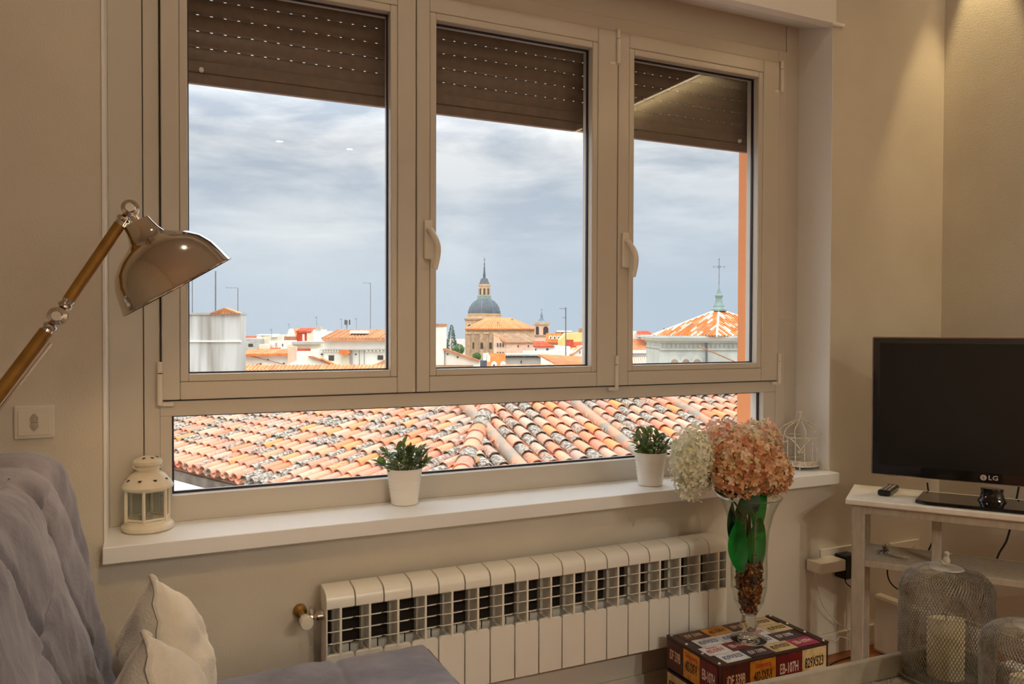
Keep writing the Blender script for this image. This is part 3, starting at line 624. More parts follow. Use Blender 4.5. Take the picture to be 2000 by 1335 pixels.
MB().tube([rel(j2+d2*.045)+Vector((.014, 0, -.012)), rel(j2+d2*.35)+Vector((.012, 0, -.010)), rel(j3)+Vector((.01, 0, -.012))], .0028, 8).build('guide_rod', 'chrome', lp, smooth=45)
knob(j3, .018, lp)
MB().tube([rel(j3), (rel(j3).x, 0, .02)], .0125, 16).build('post', 'brass', lp, smooth=45)
bx = rel(j3).x
MB().lathe([(0, 0), (.135, 0), (.138, .006), (.130, .014), (.03, .022), (.018, .04)], 36, (bx, 0, 0)).build('base', 'chrome', lp, smooth=45)

# ------------------------------------------------------------------ sofa
def fbm(x, y, seed=0):
    v = 0; a = 1
    for k in range(4):
        f = 2**k; v += a*math.sin(x*f*2.1+seed+1.7*math.sin(y*f*1.3+seed*2+k))*math.sin(y*f*1.9+1.1*seed+1.3*math.sin(x*f*1.7+k*2)); a *= .5
    return v
SH = .425
sofa = thing('sofa', 'grey velvet quilted sofa with high back and long seat in front of the radiator', 'sofa', (.2, -.9, 0))
so_ = Vector((.2, -.9, 0)); SX0, SX1, SY0, SY1 = -.10, .672, -1.75, -.225
def seam(x, y, px_, py_):
    s1 = abs((x/px_) % 1-.5)*px_; s2 = abs((y/py_) % 1-.5)*py_; return -.008*math.exp(-(s1/.009)**2)-.008*math.exp(-(s2/.009)**2)
def seat_top(u, v):
    x = SX0+(SX1-SX0)*u; y = SY0+(SY1-SY0)*v; e = min(SX1-x, SY1-y+.0, y-SY0)
    z = SH+.004*fbm(x*6, y*6, 1)-(.030*math.exp(-e/.018) if e < .12 else 0)+seam(x+.03, y+.10, .30, .26)
    return Vector((x, y, z))-so_
b = MB(); b.grid(seat_top, 170, 260); b.build('seat_cover', 'velvet', sofa, smooth=80)
def skirt(u, v):
    t = u*3.0
    if t < 1: x, y = SX0+(SX1-SX0)*t, SY0
    elif t < 2: x, y = SX1, SY0+(SY1-SY0)*(t-1)
    else: x, y = SX1-(SX1-SX0)*(t-2), SY1
    o = .008+.012*(1-v)*math.sin(t*26)+.004*math.sin(t*61); n = (0, -1) if t < 1 else (1, 0) if t < 2 else (0, 1)
    k = min(1, v*1.02); z = .06+(SH-.030-.06)*k
    return Vector((x+n[0]*o*(1-v*.9), y+n[1]*o*(1-v*.9), z))-so_
b = MB(); b.grid(skirt, 180, 14); b.build('seat_drape', 'velvet', sofa, smooth=80)
MB().box(SX0-.25-so_.x, SY0+.02-so_.y, .05, SX1-.03-so_.x, SY1-.02-so_.y, SH-.05).build('seat_base', 'dark_grey', sofa)
for x in (SX0-.2, SX1-.10):
    for y in (SY0+.1, SY1-.1): MB().lathe([(.02, 0), (.024, .055)], 12, (x-so_.x, y-so_.y, 0), caps=(True, True)).build('leg', 'dark_grey', sofa)
# the high back: cross-section in X-Z, swept along Y, end rounded and sagging at the window side
BX = [(-.055, .40), (-.062, .50), (-.085, .62), (-.112, .74), (-.140, .86), (-.163, .945), (-.185, .978), (-.225, .992), (-.30, .985), (-.36, .95), (-.385, .80), (-.39, .40), (-.39, .06)]
def bl(t):
    k = t*(len(BX)-1); i = min(int(k), len(BX)-2); f = k-i; p0 = BX[max(i-1, 0)]; p1 = BX[i]; p2 = BX[i+1]; p3 = BX[min(i+2, len(BX)-1)]
    q = []
    for a in (0, 1):
        q.append(.5*((2*p1[a])+(-p0[a]+p2[a])*f+(2*p0[a]-5*p1[a]+4*p2[a]-p3[a])*f*f+(-p0[a]+3*p1[a]-3*p2[a]+p3[a])*f**3))
    return q
def back(u, v):
    x, z = bl(u); y = -1.80+v*(1.80-.262); e = (1-v)*1.54
    if u < .58: x += .0
    dr = math.exp(-(e/.05)**2)
    z -= .030*dr*(1 if .35 < u else .2); x -= .020*dr if u < .5 else -.02*dr
    wr = .010*math.sin((z*9+y*22)+2*math.sin(y*7+z*4))*(.35+.65*math.exp(-abs(e-.2)/.5))+.006*fbm(y*9, z*7, 3)
    sm_ = seam(y+.02+.35*(z-.6), z*.9-.35*y, .34, .30)
    x += (wr+sm_*1.5) if u < .56 else 0
    z += wr*.7 if .4 < u < .75 else 0
    return Vector((x, y, z))-so_
b = MB(); b.grid(back, 150, 220); bk = b.build('backrest', 'velvet', sofa, smooth=80)
# closed window-side end of the back, hanging in folds
def endp(u, v):
    p = back(u, 1.0)+so_; c = Vector((-.24, -.262, .5)); q = c.lerp(p, v) if v < 1 else p; fold = .010*math.sin(q.x*70+q.z*6)*(1-v)**.3*v
    return Vector((q.x, -.262+.016*math.sin(pi*v*.9)*(1-v)+fold*.6, q.z))-so_
b = MB(); b.grid(endp, 120, 16); b.build('back_end', 'velvet', bk, smooth=80)
# ------------------------------------------------------------------ cushions
def cushion(label, corner, size, lean, yawc, thick, seed):
    t = thing('cushion', label, 'cushion', corner, 'cream velvet cushions'); h = size/2
    def side(s_):
        def fn(u, v):
            a, c_ = u*2-1, v*2-1; e = (1-abs(a)**2.6)*(1-abs(c_)**2.6); pin = 1-.10*(1-abs(a)**2)*abs(c_)**2-.0
            pin2 = 1-.10*(1-abs(c_)**2)*abs(a)**2
            w = s_*thick*max(e, 0)**.55+.007*fbm(a*3+seed, c_*3, seed)*(e**.5)+.006*math.exp(-e*9)*math.sin(18*(a+c_))*0
            return (w, a*h*pin2, c_*h*pin)
        return fn
    b = MB(); b.grid(side(1), 36, 36); b2 = MB(); b2.grid(side(-1), 36, 36); b2.f = [f[::-1] for f in b2.f]; b.add(b2.v, b2.f)
    o = b.build('cover', 'cream_fabric', t, smooth=80)
    pts = []; n = 24
    for k in range(4*n):
        q = k/n; s_ = int(q); f = (q-s_)*2-1; a, c_ = [(f, -1), (1, f), (-f, 1), (-1, -f)][s_]
        pts.append((.003*math.sin(k*1.9), a*h*(1-.10*(1-abs(c_)**2)*abs(a)**2), c_*h*(1-.10*(1-abs(a)**2)*abs(c_)**2)))
    MB().tube(pts, .0042, 6, closed=True).build('piping', 'cream_fabric', t, smooth=60)
    t.rotation_euler = (-.40, lean, yawc)
    return t
cushion('cream velvet cushion with ruched seam against the grey sofa back, the farther one', (.030, -.68, .600), .36, -.10, .0, .078, 1)
cushion('cream velvet cushion in front, partly cut by the bottom of the picture', (.020, -1.02, .628), .36, -.10, .0, .075, 4)

# ------------------------------------------------------------------ console table, television, remote
d0 = 2.70; q0 = P(1651, 973, d0); TZ = q0.z
az = math.radians(143.9); Lx = Vector((math.sin(az), math.cos(az), 0)); Bk = Vector((-Lx.y, Lx.x, 0))   # along the front towards the right, and towards the wall
def K(a, b_, z): return Vector((q0.x, q0.y, 0))+Lx*a+Bk*b_+Vector((0, 0, z))
tb = thing('console_table', 'slim white painted console table standing across the corner under the television', 'table', (q0.x, q0.y, 0)); kb = Vector((q0.x, q0.y, 0))
def kbox(a0, a1, b0, b1, z0, z1): c = (K(a0, b0, z0)+K(a1, b1, z1))/2-kb; return MB().obox(c, Lx*(a1-a0)/2, Bk*(b1-b0)/2, Vector((0, 0, (z1-z0)/2)))
LEN, DEP = .90, .29
kbox(0, LEN, 0, DEP, TZ-.020, TZ).build('table_top', 'white_paint', tb, bevel=.004)
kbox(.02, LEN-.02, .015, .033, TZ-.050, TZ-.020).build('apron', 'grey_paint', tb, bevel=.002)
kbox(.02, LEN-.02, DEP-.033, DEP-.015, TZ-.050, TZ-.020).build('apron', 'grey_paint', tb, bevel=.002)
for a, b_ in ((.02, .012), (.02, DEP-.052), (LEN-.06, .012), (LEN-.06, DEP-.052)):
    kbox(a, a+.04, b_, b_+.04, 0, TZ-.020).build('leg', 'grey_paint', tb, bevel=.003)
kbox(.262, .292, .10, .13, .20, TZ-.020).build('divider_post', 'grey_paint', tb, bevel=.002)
shz = P(1680, 1094, 2.69).z
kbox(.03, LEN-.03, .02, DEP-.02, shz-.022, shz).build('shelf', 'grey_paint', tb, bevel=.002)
tv0, tvb = .105, .125
def tvz(py): return P(1702, py, (K(tv0, tvb, 1)-CAM).dot(fwd)).z
# left edge of the set on the sight line through x = 1702
best = min(np.linspace(0, .3, 301), key=lambda a: abs(pix(K(a, tvb, tvz(800)))[0]-1702)); tv0 = float(best)
zb, zt = tvz(926), tvz(657); TW = .735
tv = thing('television', 'black flat screen television with thin bezel on the white console table', 'television', K(tv0+TW/2, tvb, TZ)); tk_ = K(tv0+TW/2, tvb, TZ)
def tbox(a0, a1, b0, b1, z0, z1): c = (K(a0, b0, z0)+K(a1, b1, z1))/2-tk_; return MB().obox(c, Lx*(a1-a0)/2, Bk*(b1-b0)/2, Vector((0, 0, (z1-z0)/2)))
tbox(tv0, tv0+TW, tvb, tvb+.030, zb, zt).build('casing', 'bezel_edge', tv, bevel=.006)
tbox(tv0+.10, tv0+TW-.10, tvb+.03, tvb+.065, zb+.06, zt-.08).build('rear_housing', 'black_plastic', tv, bevel=.01)
fb = tbox(tv0+.004, tv0+TW-.004, tvb-.003, tvb+.004, zb+.004, zt-.004).build('bezel', 'bezel', tv, bevel=.002)
tbox(tv0+.026, tv0+TW-.026, tvb-.0045, tvb-.003, zb+.038, zt-.022).build('screen', 'screen', tv)
mc = tv0+TW/2
b = MB(); b.lathe([(.046, 0), (.036, .014), (.032, .03), (.034, .045)], 28, K(mc, tvb+.012, TZ+.010)-tk_, sx=.55, ref=Lx, caps=(True, True)); b.build('neck', 'bezel', tv, smooth=40)
b = MB(); bp = [(mc-.205, tvb+.085), (mc-.225, tvb-.088), (mc-.19, tvb-.105), (mc+.19, tvb-.105), (mc+.225, tvb-.088), (mc+.205, tvb+.085)]
b.prism([K(a, c_, TZ+.0005)-tk_ for a, c_ in bp], (0, 0, .012)); b.build('stand_base', 'bezel', tv, bevel=.003)
mat('logo', srgb(200, 196, 190), .3, .3)
rot = Matrix((Lx, Vector((0, 0, 1)), -Bk)).transposed()
lx = mc-.010; lz = zb+.021
lo_ = text('LG', .021, 'logo', K(lx+.012, tvb-.0036, lz)-tk_, rot, tv, 'logo_lettering', .0004, sx=1.15)
b = MB(); cc = K(lx-.016, tvb-.0036, lz)-tk_; ringp = [(math.cos(t), math.sin(t)) for t in np.linspace(0, 2*pi, 25)[:-1]]
b.prism([cc+Lx*x*.0095+Vector((0, 0, y*.0095)) for x, y in ringp], -Bk*.0006); bd = b.build('logo_badge', 'logo', tv)
b = MB(); c2 = cc-Bk*.0008
b.prism([c2+Lx*x+Vector((0, 0, y)) for x, y in ((-.0012, .005), (.0006, .005), (.0006, -.003), (.0036, -.003), (.0036, -.005), (-.0012, -.005))], -Bk*.0003)
b.prism([c2+Lx*(-.0045+.0012*x)+Vector((0, 0, .0028+.0012*y)) for x, y in ringp[::3]], -Bk*.0003); b.build('badge_mark', 'ink_dark', bd)
rc = PZ(1735, 962, TZ); rm = thing('remote_control', 'black remote control lying on the white console table', 'remote', (rc.x, rc.y, TZ))
ra_ = math.radians(62); rx_ = Vector((math.sin(ra_), math.cos(ra_), 0)); ry_ = Vector((-rx_.y, rx_.x, 0))
MB().obox((0, 0, .011), rx_*.075, ry_*.021, (0, 0, .0095)).build('casing', 'black_plastic', rm, bevel=.006)
for i in range(6):
    for j in range(3): MB().obox(rx_*(-.055+i*.019)+ry_*(-.012+j*.012)+Vector((0, 0, .0212)), rx_*.005, ry_*.0035, (0, 0, .0012)).build('button', 'grey_paint', rm)

# ------------------------------------------------------------------ cables, sockets, adapters
def socket(px0, px1, py, label):
    a, c_ = PY(px0, py, 0), PY(px1, py, 0); z1 = a.z; t = thing('socket_strip', label, 'socket', ((a.x+c_.x)/2, 0, z1-.042)); w = (c_.x-a.x)/2
    MB().box(-w, -.010, -.042, w, 0, .042).build('plate', 'white_plastic', t, bevel=.002)
    for x in (-w*.5, w*.5): MB().lathe([(.019, -.0105), (.0205, -.0115), (.0205, -.010), (.0, -.0102)], 20, (x, 0, 0), (0, 1, 0)).build('outlet', 'white_plastic', t, smooth=40)
    return t
s1 = socket(1600, 1672, 1072, 'cream double wall socket left of the console table leg'); s2 = socket(1736, 1792, 1060, 'cream double wall socket seen above the console shelf')
a = PY(1601, 1098, -.075); c_ = PY(1650, 1115, -.075)
ad = thing('white_adapter', 'white plug adapter in the wall socket with a thin white cable', 'adapter', ((a.x+c_.x)/2, -.045, (a.z+c_.z)/2))
MB().box(-(c_.x-a.x)/2, -.035, -.021, (c_.x-a.x)/2, .034, .021).build('block', 'white_plastic', ad, bevel=.004)
p0 = Vector((a.x-.003, -.07, a.z-.01)); pp_ = [p0+Vector((.01, 0, 0)), p0+Vector((-.012, 0, -.02)), PY(1597, 1145, -.05), PY(1606, 1180, -.04), PY(1632, 1212, -.03), PY(1655, 1228, -.03), PY(1668, 1236, -.04)]
def smoothp(pts, n=6):
    pts = [Vector(p) for p in pts]; o_ = []
    for i in range(len(pts)-1):
        p0_, p1_, p2_, p3_ = pts[max(i-1, 0)], pts[i], pts[i+1], pts[min(i+2, len(pts)-1)]
        for k in range(n):
            f = k/n; o_.append(.5*((2*p1_)+(p2_-p0_)*f+(2*p0_-5*p1_+4*p2_-p3_)*f*f+(3*p1_-p0_-3*p2_+p3_)*f**3))
    return o_+[pts[-1]]
ap = Vector(ad.location); MB().tube([p-ap for p in smoothp(pp_)], .0014, 6).build('cable', 'white_plastic', ad, smooth=60)
a = PY(1640, 1085, -.05); c_ = PY(1661, 1128, -.05)
ad = thing('black_adapter', 'black plug adapter half hidden behind the console table leg', 'adapter', ((a.x+c_.x)/2+.02, -.034, (a.z+c_.z)/2))
MB().box(-.034, -.030, -.045, .034, .024, .045).build('block', 'black_plastic', ad, bevel=.005)
ap = Vector(ad.location); MB().tube([p-ap for p in smoothp([ap+Vector((-.02, -.02, -.045)), PY(1652, 1137, -.05), PY(1664, 1147, -.05), PY(1690, 1160, -.03)])], .0022, 6).build('cable', 'black_cable', ad, smooth=60)
def cable(name, pts, r_, label, m='black_cable'):
    o = MB().tube(smoothp(pts), r_, 8).build(name, m, None, smooth=60); return tag(o, label, 'cable')
dk = (K(.3, DEP+.02, .5)-CAM).dot(fwd)
cable('television_cable', [P(1811, 942, dk), P(1815, 965, dk), P(1829, 1000, dk), P(1830, 1020, dk), P(1825, 1048, dk), P(1813, 1076, dk), P(1800, 1110, dk+.02)], .0030, 'black cable hanging behind the console table near the divider post')
dk = (K(.52, DEP+.02, .5)-CAM).dot(fwd)
cable('television_cable', [P(1990, 950, dk), P(1983, 985, dk), P(1976, 1018, dk), P(1966, 1055, dk), P(1950, 1083, dk), P(1940, 1115, dk), P(1925, 1150, dk), P(1915, 1190, dk)], .0034, 'thick black cable hanging below the television at the right edge')
dk = (K(.14, DEP-.02, .5)-CAM).dot(fwd)
cable('loose_cable', [P(1735, 1090, dk), P(1733, 1116, dk), P(1738, 1135, dk), P(1752, 1149, dk), P(1775, 1158, dk)], .0026, 'short black cable looping under the left end of the console shelf')
cable('floor_cable', [Vector((1.95, -.10, .004)), PY(1622, 1258, -.10), PY(1640, 1243, -.09), PY(1655, 1247, -.08), PY(1668, 1252, -.08), Vector((2.6, -.03, .03))], .0014, 'thin white cable arching over the floor behind the box', 'white_plastic')
cable('floor_cable', [Vector((1.98, -.16, .003)), Vector((2.1, -.12, .003)), Vector((2.2, -.15, .004)), Vector((2.3, -.08, .003)), Vector((2.45, -.06, .003))], .0022, 'black cable lying on the wooden floor between box and console table')
# dry twig ornament on the shelf
tc_ = P(1727, 1084, (K(.16, .14, .5)-CAM).dot(fwd)); tw_ = thing('twig_ornament', 'dark dried twig ornament lying on the console shelf', 'ornament', (tc_.x, tc_.y, shz)); rnd = random.Random(3)
b = MB()
for k in range(26):
    p = Vector((0, 0, .018)); d = Vector((rnd.gauss(0, 1), rnd.gauss(0, 1), rnd.gauss(.3, .8))).normalized(); q = p+d*rnd.uniform(.012, .026); q.z = max(q.z, .002); b.tube([p, (p+q)/2+Vector((rnd.gauss(0, .003), 0, .002)), q], .0014, 5)
b.build('seed_head', 'dark_grey', tw_)
b = MB(); rnd = random.Random(4)
for k in range(6): b.tube([Vector((0, 0, .014)), Lx*.035+Vector((0, 0, .008+rnd.uniform(-.004, .006)))+Bk*rnd.uniform(-.01, .01), Lx*(.06+.02*rnd.random())+Vector((0, 0, .003))+Bk*rnd.uniform(-.02, .02)], .0013, 5)
b.build('twig', 'grey_paint', tw_)
# flat white box under the table
wb = thing('white_panel_box', 'flat white box with an oval mark standing on the floor under the console table', 'box', (2.57, -.25, 0))
MB().box(-.022, -.22, .0, .022, .20, .225).build('case', 'white_plastic', wb, bevel=.014)
b = MB(); b.tube([(-.0225, -.02+.010*math.cos(t), .125+.014*math.sin(t)) for t in np.linspace(0, 2*pi, 21)[:-1]], .0022, 6, closed=True); b.build('oval_mark', 'dark_grey', wb)

# ------------------------------------------------------------------ coffee table, tray, cloches, candles
CT = .44
A0, A1 = PZ(1440, 1336, CT+.062), PZ(1800, 1261, CT+.062)
tx = (A1-A0).normalized(); tx.z = 0; tx.normalize(); ty = Vector((tx.y, -tx.x, 0))          # ty points towards the viewer
ct = thing('coffee_table', 'low white coffee table under the tray at the bottom right', 'table', (A0.x+.3, A0.y-.25, 0)); cto = Vector((A0.x+.3, A0.y-.25, 0))
def Q(a, b_, z): return Vector((A0.x, A0.y, 0))+tx*a+ty*b_+Vector((0, 0, z))
TRL, TRW = .62, .42
def qbox(org, a0, a1, b0, b1, z0, z1): c = (Q(a0, b0, z0)+Q(a1, b1, z1))/2-org; return MB().obox(c, tx*(a1-a0)/2, ty*(b1-b0)/2, Vector((0, 0, (z1-z0)/2)))
qbox(cto, .03, .80, .03, .50, CT-.03, CT).build('table_top', 'white_paint', ct, bevel=.004)
for a in (.05, .74):
    for b_ in (.05, .44): qbox(cto, a, a+.04, b_, b_+.04, 0, CT-.03).build('leg', 'white_paint', ct, bevel=.003)
to_ = Q(TRL/2, TRW/2, CT); tr = thing('tray', 'grey wooden tray with woven bottom on the coffee table', 'tray', to_)
qbox(to_, 0, TRL, 0, TRW, CT+.0005, CT+.010).build('bottom', 'woven', tr)
for a0, a1, b0, b1 in ((0, TRL, 0, .014), (0, TRL, TRW-.014, TRW), (0, .014, .014, TRW-.014), (TRL-.014, TRL, .014, TRW-.014)):
    qbox(to_, a0, a1, b0, b1, CT+.0105, CT+.062).build('rim', 'tray_paint', tr, bevel=.003)
TB = CT+.0105
def cloche_mesh(R, H, n=88):
    b = MB(); prof = []
    rc_ = R*.62
    hs = H-rc_*.80
    for k in range(22): prof.append((R, .004+hs*k/21))
    for k in range(1, 19):
        a = k/18*pi/2; prof.append((R-rc_+rc_*math.cos(a), hs+.80*rc_*math.sin(a)))
    k_ = [0.]
    for i in range(1, len(prof)): k_.append(k_[-1]+math.hypot(prof[i][0]-prof[i-1][0], prof[i][1]-prof[i-1][1]))
    tot = k_[-1]; steps = 42; rw = .00085
    ss = [tot*i/steps for i in range(steps+1)]
    rr = np.interp(ss, k_, [p[0] for p in prof]); zz = np.interp(ss, k_, [p[1] for p in prof])
    tw2 = tot/(R*1.9)
    for s_ in (-1, 1):
        for j in range(n):
            pts = [(rr[i]*math.cos(2*pi*j/n+s_*tw2*i/steps), rr[i]*math.sin(2*pi*j/n+s_*tw2*i/steps), zz[i]) for i in range(steps+1)]
            b.tube(pts, rw, 3, cap=False)
    return b.mesh('mesh_dome', 'wire'), prof[-1]
CM, ctop = cloche_mesh(.098, .250)
def bird(par, z):
    b = MB(); b.lathe([(0, -.016), (.006, -.013), (.0105, -.004), (.0115, .004), (.009, .012), (.006, .017), (.0085, .022), (.0092, .027), (.006, .033), (0, .035)], 16, (0, 0, z+.020), (.10, .05, 1))
    b.lathe([(.0025, 0), (.0, .009)], 8, (.010, -.006, z+.047), (.9, -.4, 0)); b.tube([(-.004, 0, z+.012), (-.016, .004, z+.016), (-.026, .006, z+.028)], [.006, .005, .002], 8)
    b.tube([(0, .003, z), (0, .003, z+.012)], .0018, 6)
    b.v = [(x*.66, y*.66, z+(q-z)*.66) for x, y, q in b.v]
    return b.build('bird_finial', 'grey_paint', par, smooth=60)
def cloche(px, py, label, sc, dz=0):
    c = PZ(px, py, TB); t = thing('mesh_cloche', label, 'cloche', (c.x, c.y, TB), 'wire mesh cloches with bird knobs'); t.scale = (sc,)*3
    stuff(link('mesh_dome', CM, t))
    MB().tube([(.098*math.cos(a), .098*math.sin(a), .004) for a in np.linspace(0, 2*pi, 41)[:-1]], .0028, 6, closed=True).build('bottom_hoop', 'wire', t, smooth=60)
    MB().lathe([(ctop[0]+.001, ctop[1]-.003), (ctop[0]-.002, ctop[1]+.002), (0, ctop[1]+.003)], 28).build('top_disc', 'cloche_top', t, smooth=40)
    bird(t, ctop[1]+.002)
    dish = MB().lathe([(0, .0005), (.104, .0005), (.110, .012), (.107, .013), (.102, .0035), (0, .0035)], 36).build('dish', 'wire', t, smooth=40)
    return c
c1 = cloche(1846, 1320, 'larger wire mesh cloche over a cream candle, standing behind the other', 1.0)
c2 = cloche(2010, 1440, 'wire mesh cloche at the right edge of the picture, cut by the frame', .88)
def candle(c, r_, h, label):
    t = thing('pillar_candle', label, 'candle', (c.x, c.y, TB+.004)); b = MB(); n = 32
    def top(a): return h-.004-.008*math.sin(a+.4)
    b.grid(lambda u, v: (r_*math.cos(2*pi*u), r_*math.sin(2*pi*u), v*top(2*pi*u)), n, 8, True)
    b.grid(lambda u, v: (r_*(1-v*.999)*math.cos(2*pi*u), r_*(1-v*.999)*math.sin(2*pi*u), top(2*pi*u)*(1-v)+(h-.010)*v-.006*math.sin(pi*v)), n, 6, True)
    b.build('wax', 'wax', t, smooth=50); MB().tube([(0, 0, h-.012), (.001, 0, h+.002)], .0012, 5).build('wick', 'dark_grey', t)
candle(c1, .0385, .135, 'cream pillar candle inside the larger mesh cloche')
candle(c2+Vector((.005, 0, 0)), .036, .120, 'cream pillar candle inside the mesh cloche at the right edge')
# ================================================================== outside
struct(MB().box(-700, 3, -18.2, 700, 1400, -18).build('ground', mat('street', srgb(150, 140, 130), .9)))
# ------------------------------------------------------------------ tiled hip roof just below the window
def tile_mat(name, by_object):
    m = bpy.data.materials.new(name); m.use_nodes = True; MT[name] = m; n = m.node_tree.nodes; l = m.node_tree.links; p = n['Principled BSDF']; p.inputs['Roughness'].default_value = .85; p.inputs['Specular IOR Level'].default_value = .2
    if by_object: src = n.new('ShaderNodeObjectInfo').outputs['Random']
    else: at = n.new('ShaderNodeAttribute'); at.attribute_name = 'tone'; src = at.outputs['Fac']
    r = n.new('ShaderNodeValToRGB'); r.color_ramp.interpolation = 'LINEAR'; e = r.color_ramp.elements
    cols = [(0, srgb(206, 122, 84)), (.16, srgb(214, 148, 118)), (.30, srgb(208, 130, 104)), (.44, srgb(222, 138, 84)), (.56, srgb(204, 160, 134)), (.68, srgb(212, 142, 108)), (.80, srgb(186, 160, 138)), (.90, srgb(202, 124, 92)), (1, srgb(164, 150, 136))]
    e[0].position = 0; e[0].color = cols[0][1]; e[1].position = 1; e[1].color = cols[-1][1]
    for pos, c in cols[1:-1]: q = e.new(pos); q.color = c
    l.new(src, r.inputs[0])
    g = n.new('ShaderNodeNewGeometry'); z = n.new('ShaderNodeTexNoise'); z.inputs['Scale'].default_value = 2.0; z.inputs['Detail'].default_value = 9; z.inputs['Roughness'].default_value = .72; l.new(g.outputs['Position'], z.inputs[0])
    # lichen: grey crust, more of it on some tiles than on others
    ad = n.new('ShaderNodeMath'); ad.operation = 'MULTIPLY_ADD'; ad.inputs[1].default_value = 7.31; ad.inputs[2].default_value = .13; l.new(src, ad.inputs[0])
    fr = n.new('ShaderNodeMath'); fr.operation = 'FRACT'; l.new(ad.outputs[0], fr.inputs[0])
    pw_ = n.new('ShaderNodeMath'); pw_.operation = 'POWER'; pw_.inputs[1].default_value = 2.2; l.new(fr.outputs[0], pw_.inputs[0])
    ma = n.new('ShaderNodeMath'); ma.operation = 'MULTIPLY_ADD'; ma.inputs[1].default_value = .42; l.new(pw_.outputs[0], ma.inputs[0]); l.new(z.outputs[0], ma.inputs[2])
    lr = n.new('ShaderNodeValToRGB'); lr.color_ramp.elements[0].position = .56; lr.color_ramp.elements[1].position = .76; l.new(ma.outputs[0], lr.inputs[0])
    z2 = n.new('ShaderNodeTexNoise'); z2.inputs['Scale'].default_value = 28; z2.inputs['Detail'].default_value = 5; l.new(g.outputs['Position'], z2.inputs[0])
    lc = n.new('ShaderNodeValToRGB'); lc.color_ramp.elements[0].position = .40; lc.color_ramp.elements[1].position = .62; lc.color_ramp.elements[0].color = srgb(98, 88, 78); lc.color_ramp.elements[1].color = srgb(178, 168, 152); l.new(z2.outputs[0], lc.inputs[0])
    mx = n.new('ShaderNodeMixRGB'); l.new(lr.outputs[0], mx.inputs[0]); l.new(r.outputs[0], mx.inputs[1]); l.new(lc.outputs[0], mx.inputs[2]); l.new(mx.outputs[0], p.inputs['Base Color'])
    bp = n.new('ShaderNodeBump'); bp.inputs['Strength'].default_value = .5; bp.inputs['Distance'].default_value = .01; l.new(z2.outputs[0], bp.inputs['Height']); l.new(bp.outputs[0], p.inputs['Normal'])
    return m
tile_mat('clay_tile', True); tile_mat('clay_tile_far', False)
mat('mortar', srgb(140, 128, 112), .9, var=srgb(196, 136, 104), vscale=4, contrast=(.4, .6), bump=.5, bscale=30)
HP = P(909.5, 912.5, 9.0); sA, sB = .285, .263
def dirs(azdeg): a = math.radians(azdeg); return Vector((math.sin(a), math.cos(a), 0))
upA, upB = dirs(65.7), dirs(3.0); eA, eB = Vector((-upA.y, upA.x, 0)), Vector((upB.y, -upB.x, 0))     # uphill and eave directions
def zA(p): return HP.z+(p-HP).dot(upA)*sA
def zB(p): return HP.z+(p-HP).dot(upB)*sB
roof = thing('tiled_roof', 'clay tiled hip roof with lichen just below the window', 'roof', (HP.x, HP.y, HP.z-1.2))
ro = Vector(roof.location)
# the hip runs where both slopes are equally high
hd = Vector((0, 0, 0)); k1 = upA*sA-upB*sB; hd = Vector((-k1.y, k1.x, 0)).normalized(); hd = hd if hd.dot(upA+upB) > 0 else -hd
hs_ = hd.dot(upA)*sA
apex_t = min(np.linspace(.5, 6, 551), key=lambda t: abs(pix(HP+hd*t+Vector((0, 0, hs_*t)))[1]-752)); APEX = HP+hd*float(apex_t)+Vector((0, 0, hs_*float(apex_t)))
rr_ = ray(300, 758); nA_ = Vector((-sA*upA.x, -sA*upA.y, 1)); r_far = CAM+rr_*((HP-CAM).dot(nA_)/rr_.dot(nA_)); edge_n = Vector((-(r_far-APEX).y, (r_far-APEX).x, 0)).normalized()     # oblique back edge of the left slope
if (HP-APEX).dot(edge_n) > 0: edge_n = -edge_n
def barrel(w, Lt, r0, r1, th, seg=7, inv=False):
    b = MB(); sg = -1 if inv else 1; vs = []
    for y, rr in ((0, r0), (Lt, r1)):
        for q in (rr, rr-th):
            for k in range(seg+1):
                a = pi*k/seg; vs.append((q*math.cos(a), y, sg*q*math.sin(a)*.86))
    n = seg+1; fs = []
    for k in range(seg):
        fs += [(k, k+1, 2*n+k+1, 2*n+k), (n+k+1, n+k, 3*n+k, 3*n+k+1), (k+1, k, n+k, n+k+1)]
    fs += [(0, 2*n, 3*n, n), (n-1, 2*n-1, 4*n-1, 3*n-1)]
    b.add(vs, fs); return b
def slope(up, e, s, w, Le, u0, u1, v0, v1, keep, tag_):
    us = math.sqrt(1+s*s); vdir = Vector((up.x, up.y, s))/us; nrm = e.cross(vdir)
    if nrm.z < 0: nrm = -nrm; ee = -e
    else: ee = e
    covers = []; pans = []
    for i in range(int(u0/w), int(u1/w)+1):
        for j in range(int((v1-v0)/Le)+1):
            v = v0+j*Le; p = HP+e*(i*w)+vdir*v
            if keep(p, j): covers.append((p, ee, vdir, nrm, i, j))
            p2 = p+e*(w/2)
            if keep(p2, j): pans.append((p2, ee, vdir, nrm, i, j))
    return covers, pans
wA, lA, wB, lB = .205, .285, .207, .285
vA0 = -1.29
keepA = lambda p, j: zA(p) <= zB(p)-.005 and (p-APEX).dot(edge_n) < 0 and -250 < pix(p)[0] < 1500
ridgeB = (APEX-HP).dot(upB)
keepB = lambda p, j: zB(p) <= zA(p)-.005 and (p-HP).dot(upB) < ridgeB and pix(p)[0] < 1900
cA, pA = slope(upA, eA, sA, wA, lA, -4.0, 14.0, vA0, 4.5, keepA, 'A')
cB, pB_ = slope(upB, eB, sB, wB, lB, -1.5, 9.0, -1.29, 4.0, keepB, 'B')
